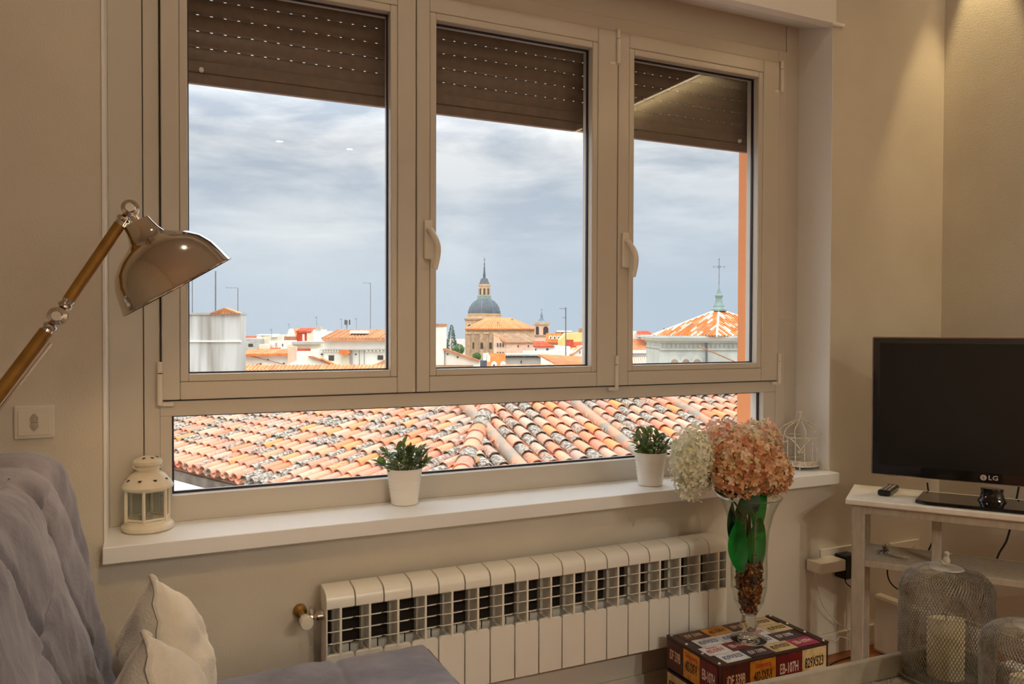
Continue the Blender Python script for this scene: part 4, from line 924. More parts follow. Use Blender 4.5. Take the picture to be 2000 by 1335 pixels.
TM = {'A': [barrel(wA, lA*1.25, .080+.005*k, .068, .013).mesh('clay_tile', 'clay_tile', 50) for k in range(2)], 'B': [barrel(wB, lB*1.25, .080+.005*k, .068, .013).mesh('clay_tile', 'clay_tile', 50) for k in range(2)]}
rnd = random.Random(21)
def tmat(c, tilt, lift):
    p, ee, vd_, nr, i, j = c; a = rnd.uniform(-.05, .05); x = (ee*math.cos(a)+vd_*math.sin(a)); y = nr.cross(x); y = (y+nr*tilt).normalized(); z = x.cross(y)
    p = p+nr*lift+vd_*rnd.uniform(-.02, .02)+ee*rnd.uniform(-.006, .006)
    mm = Matrix((x, y, z)).transposed().to_4x4(); mm.translation = p-ro; return mm
allc = [('A', c) for c in cA]+[('B', c) for c in cB]
def vis(c):
    x, y = pix(c[1][0]); return 330 < x < 1500 and 770 < y < 960
order = sorted(allc, key=lambda c: (not vis(c), (c[1][0]-CAM).length))
for k_, c in order[:300]:
    o = link('clay_tile', TM[k_][rnd.randrange(2)], roof); o.matrix_local = tmat(c, -.085, .040)
def joined(cs, inv, name, lift):
    b = MB()
    for k_, c in cs:
        w, L_, r0, r1, th = (wA, lA*1.25, .083, .068, .013)
        t = barrel(w, L_, r1 if inv else r0, r0 if inv else r1, th, 5 if inv else 6, inv); mm = tmat(c, -.085, lift); b.cur = rnd.random(); b.add([mm @ Vector(v) for v in t.v], t.f)
    return stuff(b.build(name, 'clay_tile_far', roof, smooth=50, attr=True))
joined(order[300:], False, 'far_clay_tiles', .040)
joined([('A', c) for c in pA]+[('B', c) for c in pB_], True, 'channel_tiles', .045)
# deck below the tiles
def plane_pt(f, p): return Vector((p.x, p.y, f(p)-.075))-ro
b = MB(); lowA = [HP+upA*(vA0/math.sqrt(1+sA*sA)+.06)+eA*t for t in (-.2, 14)]; hipb = HP-hd*2.6
fa = [hipb, APEX, APEX+(r_far-APEX)*1.35]; b.add([plane_pt(zA, q) for q in (lowA[0], APEX-hd*((APEX-lowA[0]).dot(upA)/hd.dot(upA)), APEX, fa[2], lowA[1])], [(0, 1, 2, 3, 4)])
b.add([plane_pt(zB, q) for q in (APEX-hd*5.5, APEX, APEX+eB*9, APEX-upB*5.2+eB*9)], [(0, 1, 2, 3)])
b.build('roof_deck', 'mortar', roof)
# hip ridge of larger half-round tiles bedded in mortar
RT = barrel(.3, .36, .120, .100, .018, 8).mesh('ridge_tile', 'clay_tile', 50)
hv = Vector((hd.x, hd.y, hs_)).normalized(); hx_ = hv.cross(Vector((0, 0, 1))).normalized(); hz_ = hx_.cross(hv)
for k in range(-6, 14):
    p = HP+hv*(k*.27)
    if p.z > APEX.z+.02: break
    mm = Matrix((hx_, (hv-hz_*.04).normalized(), hz_)).transposed().to_4x4(); mm.translation = p+Vector((0, 0, .060))-ro; o = link('ridge_tile', RT, roof); o.matrix_local = mm
b = MB(); b.tube([HP-hv*1.8+Vector((0, 0, .0))-ro, APEX+Vector((0, 0, .0))-ro], .115, 10); b.build('hip_mortar', 'mortar', roof, smooth=60)
for s_ in range(0, 22):
    p = APEX+eB*(s_*.30)
    mm = Matrix((Vector((upB.x, upB.y, 0)), -eB, Vector((0, 0, 1)))).transposed().to_4x4(); mm.translation = p+Vector((0, 0, .02))-ro; o = link('ridge_tile', RT, roof); o.matrix_local = mm
# mortared columns on the right slope
b = MB(); us = math.sqrt(1+sB*sB); vB = Vector((upB.x, upB.y, sB))/us
for i in (3, 11, 19): b.tube([HP+eB*(i*wB)+vB*-1.0+Vector((0, 0, .035))-ro, HP+eB*(i*wB)+vB*(ridgeB*us-.05)+Vector((0, 0, .028))-ro], .086, 8)
b.build('mortar_courses', 'mortar', roof, smooth=60)
# white cornice and pale wall under the left eave
ev = HP+upA*(vA0/math.sqrt(1+sA*sA)); ez = zA(ev)
mat('white_render', srgb(240, 238, 230), .85, var=srgb(226, 224, 214), vscale=.8); mat('peach_render', srgb(240, 206, 176), .85, var=srgb(228, 190, 160), vscale=1.2)
cw_ = thing('eave_cornice', 'white cornice ledge and peach wall below the eave of the tiled roof', 'cornice', (ev.x, ev.y, ez-1.5)); co_ = Vector(cw_.location)
def cbox(x0, x1, z0, z1, n_, m_):
    b = MB(); c = ev+upA*((x0+x1)/2)+eA*6.0; c.z = ez+(z0+z1)/2; b.obox(c-co_, upA*(x1-x0)/2, eA*9, (0, 0, (z1-z0)/2)); b.build(n_, m_, cw_, bevel=.01)
cbox(.03, .4, -.20, -.07, 'bed', mat('eave_shade', srgb(112, 102, 90), .9, var=srgb(84, 74, 64), vscale=6)); cbox(-.30, .4, -.27, -.20, 'ledge', 'white_render'); cbox(-.20, .4, -.36, -.27, 'moulding', 'peach_render'); cbox(-.10, .4, -16, -.36, 'wall', 'peach_render')  # bed coloured dark for the shadow under the tile ends

# ------------------------------------------------------------------ city helpers: blocks facing the room, at their own distance
def loc(px, py, d): v = P(px, py, d); return v
def city_mat(name, c, c2=None, vs=.6): return mat(name, c, .85, var=c2 or c, vscale=vs, spec=.2)
city_mat('house_white', srgb(236, 232, 220), srgb(224, 218, 204)); city_mat('house_cream', srgb(228, 216, 190), srgb(214, 200, 172)); city_mat('house_grey', srgb(186, 182, 172), srgb(166, 160, 150)); city_mat('house_yellow', srgb(232, 208, 138), srgb(218, 190, 120)); city_mat('house_pink', srgb(232, 196, 168), srgb(216, 176, 150))
city_mat('house_red', srgb(214, 70, 40), srgb(190, 56, 34)); city_mat('roof_orange', srgb(226, 126, 62), srgb(206, 104, 48), 1.5); city_mat('roof_brown', srgb(186, 128, 88), srgb(164, 108, 74), 1.2); city_mat('roof_red', srgb(202, 92, 64), srgb(182, 76, 52), 1.2); city_mat('roof_terracotta', srgb(226, 152, 100), srgb(198, 120, 78), 2.5)
city_mat('stone', srgb(206, 176, 140), srgb(184, 152, 118), .8); city_mat('stone_dark', srgb(176, 146, 116), srgb(150, 122, 98), .8); city_mat('slate', srgb(92, 100, 106), srgb(76, 84, 92), .9); city_mat('slate_blue', srgb(120, 134, 146), srgb(104, 118, 130), .9); city_mat('copper', srgb(138, 156, 148), srgb(116, 136, 130), 1.5); city_mat('tower_stone', srgb(208, 208, 196), srgb(190, 190, 178), .8)
mat('hole', srgb(52, 46, 44), .8); mat('pole', srgb(110, 112, 116), .5, .4); mat('tree_dark', srgb(46, 78, 52), .8, var=srgb(30, 56, 40), vscale=2); mat('tree_green', srgb(70, 124, 44), .8, var=srgb(48, 92, 36), vscale=2)
mat('tile_white', srgb(236, 230, 214), .8)
class Bld:
    def __init__(s, name, label, cat, d, px, pyb, group=None):
        s.gy = 642+(CAMZ+18)*F/d; s.d = d; s.org = loc(px, pyb, d); s.t = thing(name, label, cat, s.org, group); s.k = d/F
    def pt(s, px, py, dd=0):        # point seen at a pixel, pushed dd metres straight back
        return loc(px, py, s.d)+FV*dd-s.org
    def box(s, name, m, x0, x1, y0, y1, depth, dd=0, par=None, bevel=0):
        if y1 >= 700 and depth >= .5 and name not in ('ledge', 'chimney', 'pilaster', 'low_roof'): y1 = s.gy
        p = [s.pt(x0, y1, dd), s.pt(x1, y1, dd), s.pt(x1, y0, dd), s.pt(x0, y0, dd)]; b = MB(); b.prism(p, FV*depth); return b.build(name, m, par or s.t, bevel=bevel)
    def poly(s, name, m, pts, depth, dd=0, par=None):
        pts = [(x, s.gy if y >= 725 and 'arch' not in name else y) for x, y in pts]; b = MB(); b.prism([s.pt(x, y, dd) for x, y in pts], FV*depth); return b.build(name, m, par or s.t)
    def quad(s, name, m, pts, th=.15, par=None, tiles=0, lum=None):   # pts = (px, py, push back); a slab with real thickness
        q = [s.pt(x, y, dd) for x, y, dd in pts]; n = (q[1]-q[0]).cross(q[-1]-q[0]).normalized()
        if n.z > 0: n = -n
        b = MB(); b.prism(q, n*th); o = b.build(name, m, par or s.t)
        if tiles:
            for k in range(tiles+1):
                f = k/tiles; a_, c_ = q[0].lerp(q[1], f), q[3].lerp(q[2], f); r_ = (q[1]-q[0]).length/tiles*.30
                MB().tube([a_, c_], r_, 6).build('tile_row', lum or m, o, smooth=60)
        return o
    def win(s, x0, x1, y0, y1, m='hole', par=None, name='window'): return s.box(name, m, x0, x1, y0, y1, .35, -.06, par)
    def arch(s, xc, w, y0, y1, m='hole', par=None, name='window', dd=-.06):
        pts = [(xc-w, y1), (xc+w, y1)]+[(xc+w*math.cos(t), y0+w-w*math.sin(t)) for t in np.linspace(0, pi, 9)]; return s.poly(name, m, pts, .35, dd, par)
    def tube(s, name, m, pts, r_, par=None): return MB().tube([s.pt(*p) for p in pts], r_, 6).build(name, m, par or s.t, smooth=60)
def antenna(px, y0, y1, d, label, arms=(), w=1.0, group='rooftop antennas'):
    B_ = Bld('antenna', label, 'antenna', d, px, y1, group); B_.tube('mast', 'pole', [(px, B_.gy), (px, y0)], w*.5*d/F)
    for (ax0, ax1, ay, n) in arms:
        B_.tube('boom', 'pole', [(ax0, ay), (ax1, ay+.6)], .35*d/F)
        for k in range(n):
            x = ax0+(ax1-ax0)*(k+.5)/n; B_.tube('element', 'pole', [(x, ay-1.8), (x, ay+2.2)], .22*d/F)
    return B_
# concrete stair tower on the left, stained
def stain_mat():
    m = mat('stained_concrete', srgb(206, 204, 196), .9); n = m.node_tree.nodes; l = m.node_tree.links; p = n['Principled BSDF']
    tc = n.new('ShaderNodeTexCoord'); mp = n.new('ShaderNodeMapping'); mp.inputs['Scale'].default_value = (1.1, 1.1, .10); l.new(tc.outputs['Object'], mp.inputs[0])
    z = n.new('ShaderNodeTexNoise'); z.inputs['Scale'].default_value = 2.4; z.inputs['Detail'].default_value = 5; l.new(mp.outputs[0], z.inputs[0])
    r = n.new('ShaderNodeValToRGB'); r.color_ramp.elements[0].position = .34; r.color_ramp.elements[1].position = .62; r.color_ramp.elements[0].color = srgb(142, 135, 124); r.color_ramp.elements[1].color = srgb(200, 198, 190); l.new(z.outputs[0], r.inputs[0]); l.new(r.outputs[0], p.inputs['Base Color'])
stain_mat()
T = Bld('concrete_tower', 'stained pale concrete block with a white band at the left of the view', 'building', 26, 420, 760)
T.box('wall', 'stained_concrete', 330, 470, 614, 800, .5); T.box('coping', 'house_grey', 328, 471, 610.5, 614.5, .6, -.04); T.box('band', 'house_white', 330, 471, 664.5, 667.5, .1, -.05)
T.poly('roof', 'roof_terracotta', [(411, 611), (440, 600.5), (469, 611), (466, 613.5), (414, 613.5)], .4, -.1)
for k in range(9): T.tube('tile_row', 'roof_brown', [(440+(k-4)*1.2, 601.5+abs(k-4)*.5, -.10), (440+(k-4)*6.6, 612, -.12)], .02)
antenna(421, 529, 606, 30, 'thick grey mast rising behind the concrete block', w=3.0); antenna(375.5, 540, 612, 30, 'thin mast at the far left edge of the glass', w=1.8)
antenna(464.5, 562, 606, 28, 'slim antenna mast with one arm on the concrete block', [(440, 464, 561.5, 3)], 1.6)
antenna(723.5, 552, 646, 92, 'tall thin antenna with a short arm above the white house', [(708, 723, 552, 3)], 1.5)
antenna(1105, 600, 690, 60, 'thick television antenna pole right of the bell tower', [(1092, 1105, 602, 4), (1098, 1105, 620, 2)], 2.2)
for px, y0, y1, lb in ((530.5, 642, 660, 'left of the red gable'), (667, 622, 648, 'left of the phone mast'), (696, 621, 648, 'right of the phone mast'), (618.5, 618, 645, 'above the grey water tank'), (565, 632, 650, 'above the white gable'), (1297.5, 640, 656, 'left of the stone tower roof')):
    antenna(px, y0, y1, 140, 'very thin antenna '+lb, [(px-3, px+1, y0+1, 2)], .8)
# --- left pane
G = Bld('apartment_block', 'long white house with orange tiled roof and two small square windows', 'building', 80, 700, 740)
G.box('wall', 'house_white', 632, 800, 658, 745, 9); G.quad('roof', 'roof_terracotta', [(632, 660, -.6), (800, 660, -.6), (800, 644, 5), (640, 644, 5)], .25, tiles=26, lum='roof_brown'); G.box('eave', 'house_grey', 632, 800, 659, 663, .8, -.55)  # grey eave strip paints in the shadow below the roof edge
G.box('roof_light', 'tile_white', 679, 714, 645, 651, 1.2, 1.0); G.box('ledge', 'house_grey', 626, 800, 681.5, 683, .5, -.35)
for k in range(14): G.arch(630+k*5.2 if k < 8 else 660+k*7.2, 1.9, 683, 685.5, 'tile_white', name='scallop', dd=-.30)
for x0, x1, y0, y1 in ((642, 652.5, 693.5, 704), (737.5, 748.5, 693.5, 702)): w_ = G.win(x0, x1, y0, y1)
for x in (628, 695): G.arch(x, 1.5, 690, 693, name='vent')
G.poly('canopy', 'roof_orange', [(665, 689), (668, 683.5), (683, 682.5), (686, 689), (683, 691.5), (668, 691.5)], .9, -.9); G.box('door_surround', 'house_cream', 667, 684, 692, 715, .3, -.25)
for x in (685, 688.5, 703, 712.5): G.tube('pipe', 'pole', [(x, 683, -.3), (x, 716, -.3)], .035)
G.box('annex', 'house_white', 606, 634, 682.5, 745, 6, .3)
Q1 = Bld('gabled_wall', 'white gable wall with sloping clay coping in front of the long white house', 'building', 66, 650, 740)
Q1.poly('wall', 'house_white', [(560, 745), (560, 712), (600, 694), (606, 696), (666, 716), (720, 716), (762, 698), (800, 690), (800, 745)], 1.2); Q1.poly('coping', 'roof_brown', [(603, 694.5), (608, 694.5), (664, 713.5), (662, 717), (604, 697.5)], .6, -.2); Q1.poly('coping', 'roof_terracotta', [(627, 698.5), (632, 699), (662, 712), (655, 713.5)], .5, -.5); Q1.poly('coping', 'roof_terracotta', [(729, 713), (762, 697), (764, 700), (734, 715)], .6, -.2)
Q2 = Bld('tiled_coping', 'low clay tiled coping running along the bottom of the left pane', 'roof', 40, 600, 740)
Q2.box('wall', 'house_cream', 470, 800, 720, 745, .5); Q2.quad('slope', 'roof_brown', [(470, 723, -.3), (800, 721, -.3), (800, 713, .5), (470, 714, .5)], .1, tiles=44, lum='roof_terracotta')
H1 = Bld('white_house', 'white house with orange eave tiles and a slanting gutter right of the concrete block', 'building', 72, 520, 740)
H1.box('wall', 'house_white', 470, 580, 689, 745, 6); H1.quad('roof', 'roof_orange', [(470, 691, -.5), (565, 690, -.5), (562, 683, 3), (470, 684, 3)], .2, tiles=20, lum='roof_terracotta'); H1.tube('gutter', 'roof_brown', [(480, 692, -.2), (560, 712, -.2), (585, 714, -.2)], .04)
for x, y in ((523.5, 702), (554.5, 709)): H1.arch(x, 1.4, y-1.5, y+1.5, name='vent')
H1.poly('low_roof', 'roof_brown', [(470, 713), (500, 712), (511, 708), (511, 711), (500, 716), (470, 716)], 1, -.6)
H1.box('chimney', 'house_pink', 566, 578, 676, 716, 1.2, -.7)
H2 = Bld('red_house', 'small house with vermilion wall and white stripes below an orange gable roof', 'building', 120, 590, 690)
H2.box('wall', 'house_red', 580, 607, 645, 668, 6); H2.box('stripe', 'house_white', 591, 595, 652, 667, .3, -.1); H2.poly('gable', 'house_white', [(556, 660), (563, 642), (578, 657), (578, 662), (556, 662)], 4, .5); H2.quad('roof', 'roof_orange', [(578, 658, 0), (582, 650, 0), (582, 641, 3), (562, 641, 3)], .2); H2.quad('roof', 'roof_red', [(580, 647, -.3), (608, 647, -.3), (608, 640.5, 3), (580, 640.5, 3)], .2, tiles=6)
H2.box('side_wall', 'house_white', 607, 642, 647, 672, 6, .4); H2.box('pier', 'house_cream', 600, 612, 646, 668, .3, -.2); H2.win(631, 634, 660, 667); H2.box('lower_roof', 'roof_brown', 556, 580, 657, 664, 3, -.4)
H3 = Bld('water_tank', 'grey rooftop water tank beside the phone mast', 'tank', 110, 621, 650); H3.box('drum', 'house_grey', 616, 626, 636, 646, 1.2); H3.box('base', 'house_white', 612, 632, 643, 900, 2)
H4 = Bld('phone_mast', 'cluster of dark mobile phone antennas on a mast above the orange roof', 'antenna', 92, 677, 648); H4.tube('mast', 'pole', [(677.5, H4.gy), (677.5, 632)], .05)
for x, y0 in ((673, 624), (676, 625), (681.5, 624)): H4.box('panel', 'hole', x, x+2.2, y0, y0+10, .12)
H5 = Bld('grey_flat_roof', 'low grey flat roofed building between the white houses', 'building', 100, 600, 700); H5.box('wall', 'house_cream', 560, 630, 672, 700, 6); H5.box('slab', 'house_grey', 572, 626, 667, 672, 6.5, -.4); H5.box('red_wall', 'roof_red', 574, 606, 680, 690, 1, -.3)
H6 = Bld('white_terrace', 'cluster of small white roof terraces left of the red house', 'building', 130, 545, 700); H6.box('wall', 'house_white', 526, 572, 666, 700, 8); H6.box('wall', 'house_cream', 510, 530, 672, 700, 8, -1); H6.box('upper', 'house_white', 548, 566, 658, 668, 4, 1); H6.quad('roof', 'roof_red', [(498, 684, -1.4), (548, 682, -1.4), (545, 676, 2), (520, 676, 2)], .2, tiles=10); H6.win(551, 553, 671, 676); H6.win(538, 541, 669, 677, 'house_grey')
H7 = Bld('distant_block', 'pale grey distant block on the horizon right of the concrete tower', 'building', 300, 500, 680); H7.box('wall', 'house_grey', 480, 512, 661, 690, 10); H7.box('wall', 'house_cream', 511, 540, 657, 690, 10, 2); H7.box('tank', 'house_white', 527, 538, 652, 658, 4, 1); H7.win(485, 494, 671, 677)
# --- middle pane
C1 = Bld('white_corner_house', 'tall white wall at the left of the middle pane with a clay coping', 'building', 50, 860, 740)
C1.box('wall', 'house_white', 820, 867, 636, 745, 2); C1.box('coping', 'roof_brown', 820, 868, 632, 637, 2.2, -.06); C1.poly('gable_wall', 'house_white', [(866, 745), (866, 682), (936, 706), (936, 745)], 1.2, .1); C1.poly('coping', 'roof_brown', [(865, 680), (870, 680), (936, 703), (937, 706.5), (866, 683.5)], .5, -.1)
for x, y in ((874, 691), (893.5, 697)): C1.arch(x, 1.6, y-1.7, y+1.7, name='vent', dd=.05)
C1.tube('pipe', 'pole', [(869, 684), (869, 716)], .02); C1.box('ledge', 'roof_brown', 840, 924, 712.5, 714, .6, -.4); C1.box('ledge', 'house_cream', 840, 924, 714, 725, .6, -.35)
def tree(px, y0, y1, wpx, d, m, label, conifer):
    B_ = Bld('tree', label, 'tree', d, px, y1); k = d/F; rnd = random.Random(int(px)); H_ = (y1-y0)*k; W_ = wpx*k; b = MB()
    for i in range(800):
        t = rnd.random(); rr = W_*((1-t)**.8*.95+.03 if conifer else math.sqrt(max(.05, 1-(2*t-1)**2)))*rnd.uniform(.6, 1); a = rnd.uniform(0, 2*pi); c = Vector((rr*math.cos(a), rr*math.sin(a), t*H_)); s_ = W_*(.36 if conifer else .42)*rnd.uniform(.6, 1)*(1.15-t*.7)
        dd_ = Vector((math.cos(a), math.sin(a), -.35 if conifer else rnd.uniform(-.5, .8))).normalized(); e_ = dd_.orthogonal().normalized()
        b.add([c, c+dd_*s_+e_*s_*.5, c+dd_*s_*1.3, c+dd_*s_-e_*s_*.5], [(0, 1, 2), (0, 2, 3)])
    stuff(b.build('foliage', m, B_.t)); MB().tube([(0, 0, -.5), (0, 0, H_*.9)], [W_*.10, W_*.02], 6).build('trunk', 'stone_dark', B_.t)
tree(882, 634, 688, 11, 150, 'tree_dark', 'tall dark conifer left of the domed church', True); tree(896, 672, 690, 9, 140, 'tree_green', 'round green bush at the foot of the conifer', False); tree(872, 660, 688, 4, 175, 'tree_dark', 'small dark conifer beside the white corner wall', True); tree(931, 688, 702, 7, 120, 'tree_green', 'green bush in front of the church wall', False)
CH = Bld('domed_church', 'stone church with slate dome, lantern spire and orange hipped nave roof', 'church', 250, 960, 720); k = CH.k
dc = CH.pt(941, 612, 22); def_z = lambda py: (612-py)*k*1.088
def dl(name, m, prof, n=24, par=None): return MB().lathe([(r_*k*1.088, def_z(py)) for r_, py in prof], n, dc).build(name, m, par or CH.t, smooth=35)
dm = dl('dome', 'slate', [(32, 610), (31.5, 605), (29, 598), (25, 591.5), (20, 586), (14, 582.5)], 32)
for q in range(8):
    a = q*pi/4+.2; MB().tube([dc+Vector((r_*k*1.088*math.cos(a), r_*k*1.088*math.sin(a), def_z(py))) for r_, py in ((32, 610), (29.2, 598), (25.2, 591.5), (20.2, 586), (14, 582.5))], .12, 5).build('dome_rib', 'slate_blue', dm)
dl('drum', 'stone', [(34, 640), (34, 621), (35.5, 620.5), (35.5, 619), (33.5, 618.5), (33, 613), (34, 612.5), (34, 610.5), (31, 610)], 24)
dl('lantern_base', 'copper', [(14, 583), (14, 578), (13, 577.5), (13.4, 575), (11.5, 574)], 16)
lt = dl('lantern', 'stone', [(11.5, 575), (11.5, 557), (13, 556), (13, 553), (10, 552.5)], 8)
for q in range(8):
    a = q*pi/4+pi/8; c = dc+Vector((11.3*k*math.cos(a), 11.3*k*math.sin(a), def_z(567))); e_ = Vector((-math.sin(a), math.cos(a), 0))
    MB().obox(c, e_*1.9*k, Vector((0, 0, 6.5*k)), Vector((math.cos(a), math.sin(a), 0))*.15).build('opening', 'hole', lt)
dl('lantern_cap', 'slate', [(12, 553.5), (10, 550), (8, 545), (6.5, 541.5), (4, 540.5)], 8); dl('spire', 'slate', [(3.2, 541), (2.4, 537), (3.2, 536), (2.2, 532), (1.5, 522), (2.0, 521), (1.1, 518), (.9, 514), (1.5, 513), (.6, 511), (.5, 508)], 8)
b = MB(); b.obox(dc+Vector((0, 0, def_z(505))), RV*.1, FV*.1, Vector((0, 0, 5*k))); b.obox(dc+Vector((0, 0, def_z(505))), RV*1.6*k, FV*.1, Vector((0, 0, .1))); b.build('cross', 'pole', CH.t)
CH.box('crossing', 'stone', 904, 978, 622, 720, 20, 12); CH.box('crossing_cornice', 'stone_dark', 902, 979, 620.5, 623.5, 21, 11.6); CH.arch(913, 3, 633, 648, dd=11.9)
nv = CH.box('nave', 'stone', 911, 1044, 642, 725, 16); CH.box('nave_cornice', 'stone_dark', 909, 1046, 641, 645, 17, -.5)
e0, e1, r0_, r1_ = (909, 642, -.8), (1047, 642, -.8), (949.5, 620, 9), (999, 621, 9)
CH.quad('nave_roof', 'roof_orange', [e0, e1, r1_, r0_], .3, tiles=30, lum='roof_terracotta'); CH.poly('roof_end', 'roof_orange', [(999, 621), (1046, 641.5), (1030, 641.5)], 10, 7)
for x in (911, 927, 946, 963): CH.box('pilaster', 'stone_dark', x, x+8, 651, 725, .8, -.7); CH.box('capital', 'stone', x-1, x+9, 648.5, 651.5, 1.0, -.9)
for x in (924.3, 941, 958.3): CH.arch(x, 2.6 if x > 930 else 1.6, 668, 681, dd=-.1)
CH.poly('dormer', 'hole', [(970, 630), (972, 628), (974, 630)], 1, 2)
AX = Bld('church_annex', 'low pinkish annex with brown lean-to roof in front of the church', 'building', 225, 1005, 720)
AX.poly('end_wall', 'house_pink', [(964, 725), (964, 655), (990, 668), (990, 725)], 6, .3); AX.box('wall', 'house_pink', 989, 1046, 667, 725, 6); AX.quad('roof', 'roof_brown', [(988, 668.5, -.5), (1051, 668.5, -.5), (1022, 652, 7), (963, 652, 7)], .3, tiles=16, lum='stone_dark'); AX.quad('roof_end', 'roof_brown', [(963, 653, 1), (966, 651.5, 2), (992, 666, -.5), (989, 669, -.7)], .2)
for x in (972, 977.2, 982.5): AX.win(x-1.2, x+1.2, 669.5, 677); AX.win(x-1.2, x+1.2, 687, 692)
for x in (1012, 1032): AX.win(x-1.1, x+1.1, 673.5, 678)
BT = Bld('bell_tower', 'slender brick bell tower with slate cap and small spire right of the church', 'tower', 235, 1058, 700)
BT.box('shaft', 'house_pink', 1045, 1072, 633, 705, 4.2); BT.box('cornice', 'stone', 1042, 1075, 629, 633.5, 5.2, -.5); BT.box('ledge', 'stone_dark', 1044, 1073, 654, 657, 4.5, -.2)
for x0, x1 in ((1046.5, 1052.5), (1061, 1071)): BT.arch((x0+x1)/2, (x1-x0)/2, 637, 653)
c = BT.pt(1058.5, 629, 2.1); kk = BT.k; MB().lathe([(16*kk, 0), (9*kk, 2.2*kk), (4.5*kk, 6*kk), (2.4*kk, 9*kk), (2.4*kk, 13*kk), (2.8*kk, 14*kk), (1.3*kk, 17*kk), (.5*kk, 20*kk), (.4*kk, 27*kk)], 4, c, a0=pi/4+.435).build('cap', 'slate_blue', BT.t)
b = MB(); b.obox(c+Vector((0, 0, 26*kk)), RV*1.4*kk, FV*.06, (0, 0, .06)); b.build('cross', 'pole', BT.t)
D1 = Bld('dormer_house', 'house with orange roof and three white dormers right of the bell tower', 'building', 180, 1085, 700); D1.box('wall', 'house_grey', 1068, 1098, 667, 700, 6); D1.quad('roof', 'roof_orange', [(1066, 668, -.5), (1100, 668, -.5), (1097, 651, 5), (1070, 651, 5)], .2, tiles=8)
for x in (1075.5, 1083.5, 1091.5): w_ = D1.arch(x, 3.4, 655, 662, 'tile_white', name='dormer', dd=.3); D1.win(x-1, x+1, 657, 661, par=w_)
D2 = Bld('yellow_house', 'long yellow house with a flat roof behind the antenna pole', 'building', 170, 1120, 700); D2.poly('wall', 'house_yellow', [(1094, 700), (1094, 663), (1106, 650), (1150, 648.5), (1160, 648.5), (1160, 700)], 8); D2.box('penthouse', 'roof_brown', 1133, 1146, 641, 650, 3, 1); D2.box('side', 'house_grey', 1141, 1160, 650, 668, 1, -.3)
D3 = Bld('red_shed', 'small red roofed shed in front of the yellow house', 'building', 150, 1112, 700); D3.box('wall', 'roof_red', 1106, 1120, 663, 678, 2); D3.quad('roof', 'roof_red', [(1104, 677, -.4), (1150, 674, -.4), (1150, 667, 3), (1119, 669, 3)], .2, tiles=12)
D4 = Bld('small_white_house', 'small white house with reddish roof below the bell tower', 'building', 160, 1060, 720); D4.box('wall', 'house_white', 1044, 1092, 675, 720, 5); D4.quad('roof', 'roof_red', [(1042, 676, -.4), (1082, 676, -.4), (1062, 667, 3), (1044, 667, 3)], .2, tiles=10); D4.win(1067, 1071, 680, 684); D4.win(1045, 1047.5, 681, 685)
D5 = Bld('pale_house', 'pale green white house with two slit windows at the right of the middle pane', 'building', 120, 1135, 730); D5.poly('wall', 'house_white', [(1114, 730), (1114, 690), (1135, 676), (1160, 674), (1160, 730)], 5); D5.quad('roof', 'roof_terracotta', [(1112, 692, -.3), (1116, 693, -.3), (1138, 676, -.3), (1130, 674, 2)], .2); D5.win(1132, 1133.4, 685, 690); D5.win(1138.6, 1140, 684.5, 689.5)
D5.box('parapet', 'house_white', 1022, 1116, 686, 730, 3, 1.0); D5.box('block', 'house_white', 1094, 1115, 677, 690, 3, 1.5)
D6 = Bld('grey_wall_house', 'grey wall with dark dentilled cornice in the middle pane', 'building', 70, 1020, 740); D6.box('wall', 'house_grey', 984, 1056, 697, 745, 3); D6.box('cornice', 'house_grey', 982, 1056, 691.5, 694, 3.4, -.4)
for q in range(18): D6.box('dentil', 'hole', 985+q*3.9, 987.4+q*3.9, 694, 698, .3, -.22)
D6.win(1017, 1019, 704, 709); D6.poly('coping', 'house_grey', [(1050, 694), (1056, 693), (1104, 711), (1094, 713)], .6, -.6)
D7 = Bld('dormer_roof', 'steep orange roof with two round white dormers in the middle pane', 'building', 60, 968, 740); D7.poly('gable', 'house_white', [(951, 745), (951, 690), (957, 697), (957, 745)], 3, .2); D7.quad('roof', 'roof_orange', [(953, 722, -1), (986, 722, -1), (986, 691, 1.5), (953, 691, 1.5)], .12, tiles=9)
for x in (965.5, 983): w_ = D7.arch(x, 5.2, 704.5, 715, 'tile_white', name='dormer', dd=-1.1); D7.arch(x, 2.2, 710, 712.5, par=w_, dd=-1.2)
D7.box('chimney', 'house_white', 943, 950, 690, 704, .6, .5); D7.box('low_roof', 'slate', 936, 952, 704, 716, 2, .5)
D8 = Bld('tiled_slope', 'bumpy orange tiled roof at the lower right of the middle pane', 'roof', 55, 1110, 745); D8.quad('slope', 'roof_terracotta', [(1098, 716, -.6), (1165, 720, -.6), (1165, 699, 2.2), (1054, 693.5, 2.2)], .12, tiles=26, lum='roof_brown'); D8.box('wall', 'house_cream', 1056, 1165, 716, 745, 1)
D9 = Bld('low_tiled_roof', 'low orange tiled roof along the bottom of the middle pane', 'roof', 42, 1040, 745); D9.quad('slope', 'roof_orange', [(950, 722, -.4), (1165, 722, -.4), (1165, 713.5, .6), (985, 713.5, .6)], .1, tiles=40, lum='roof_terracotta'); D9.box('wall', 'house_cream', 945, 1165, 721, 745, .5)
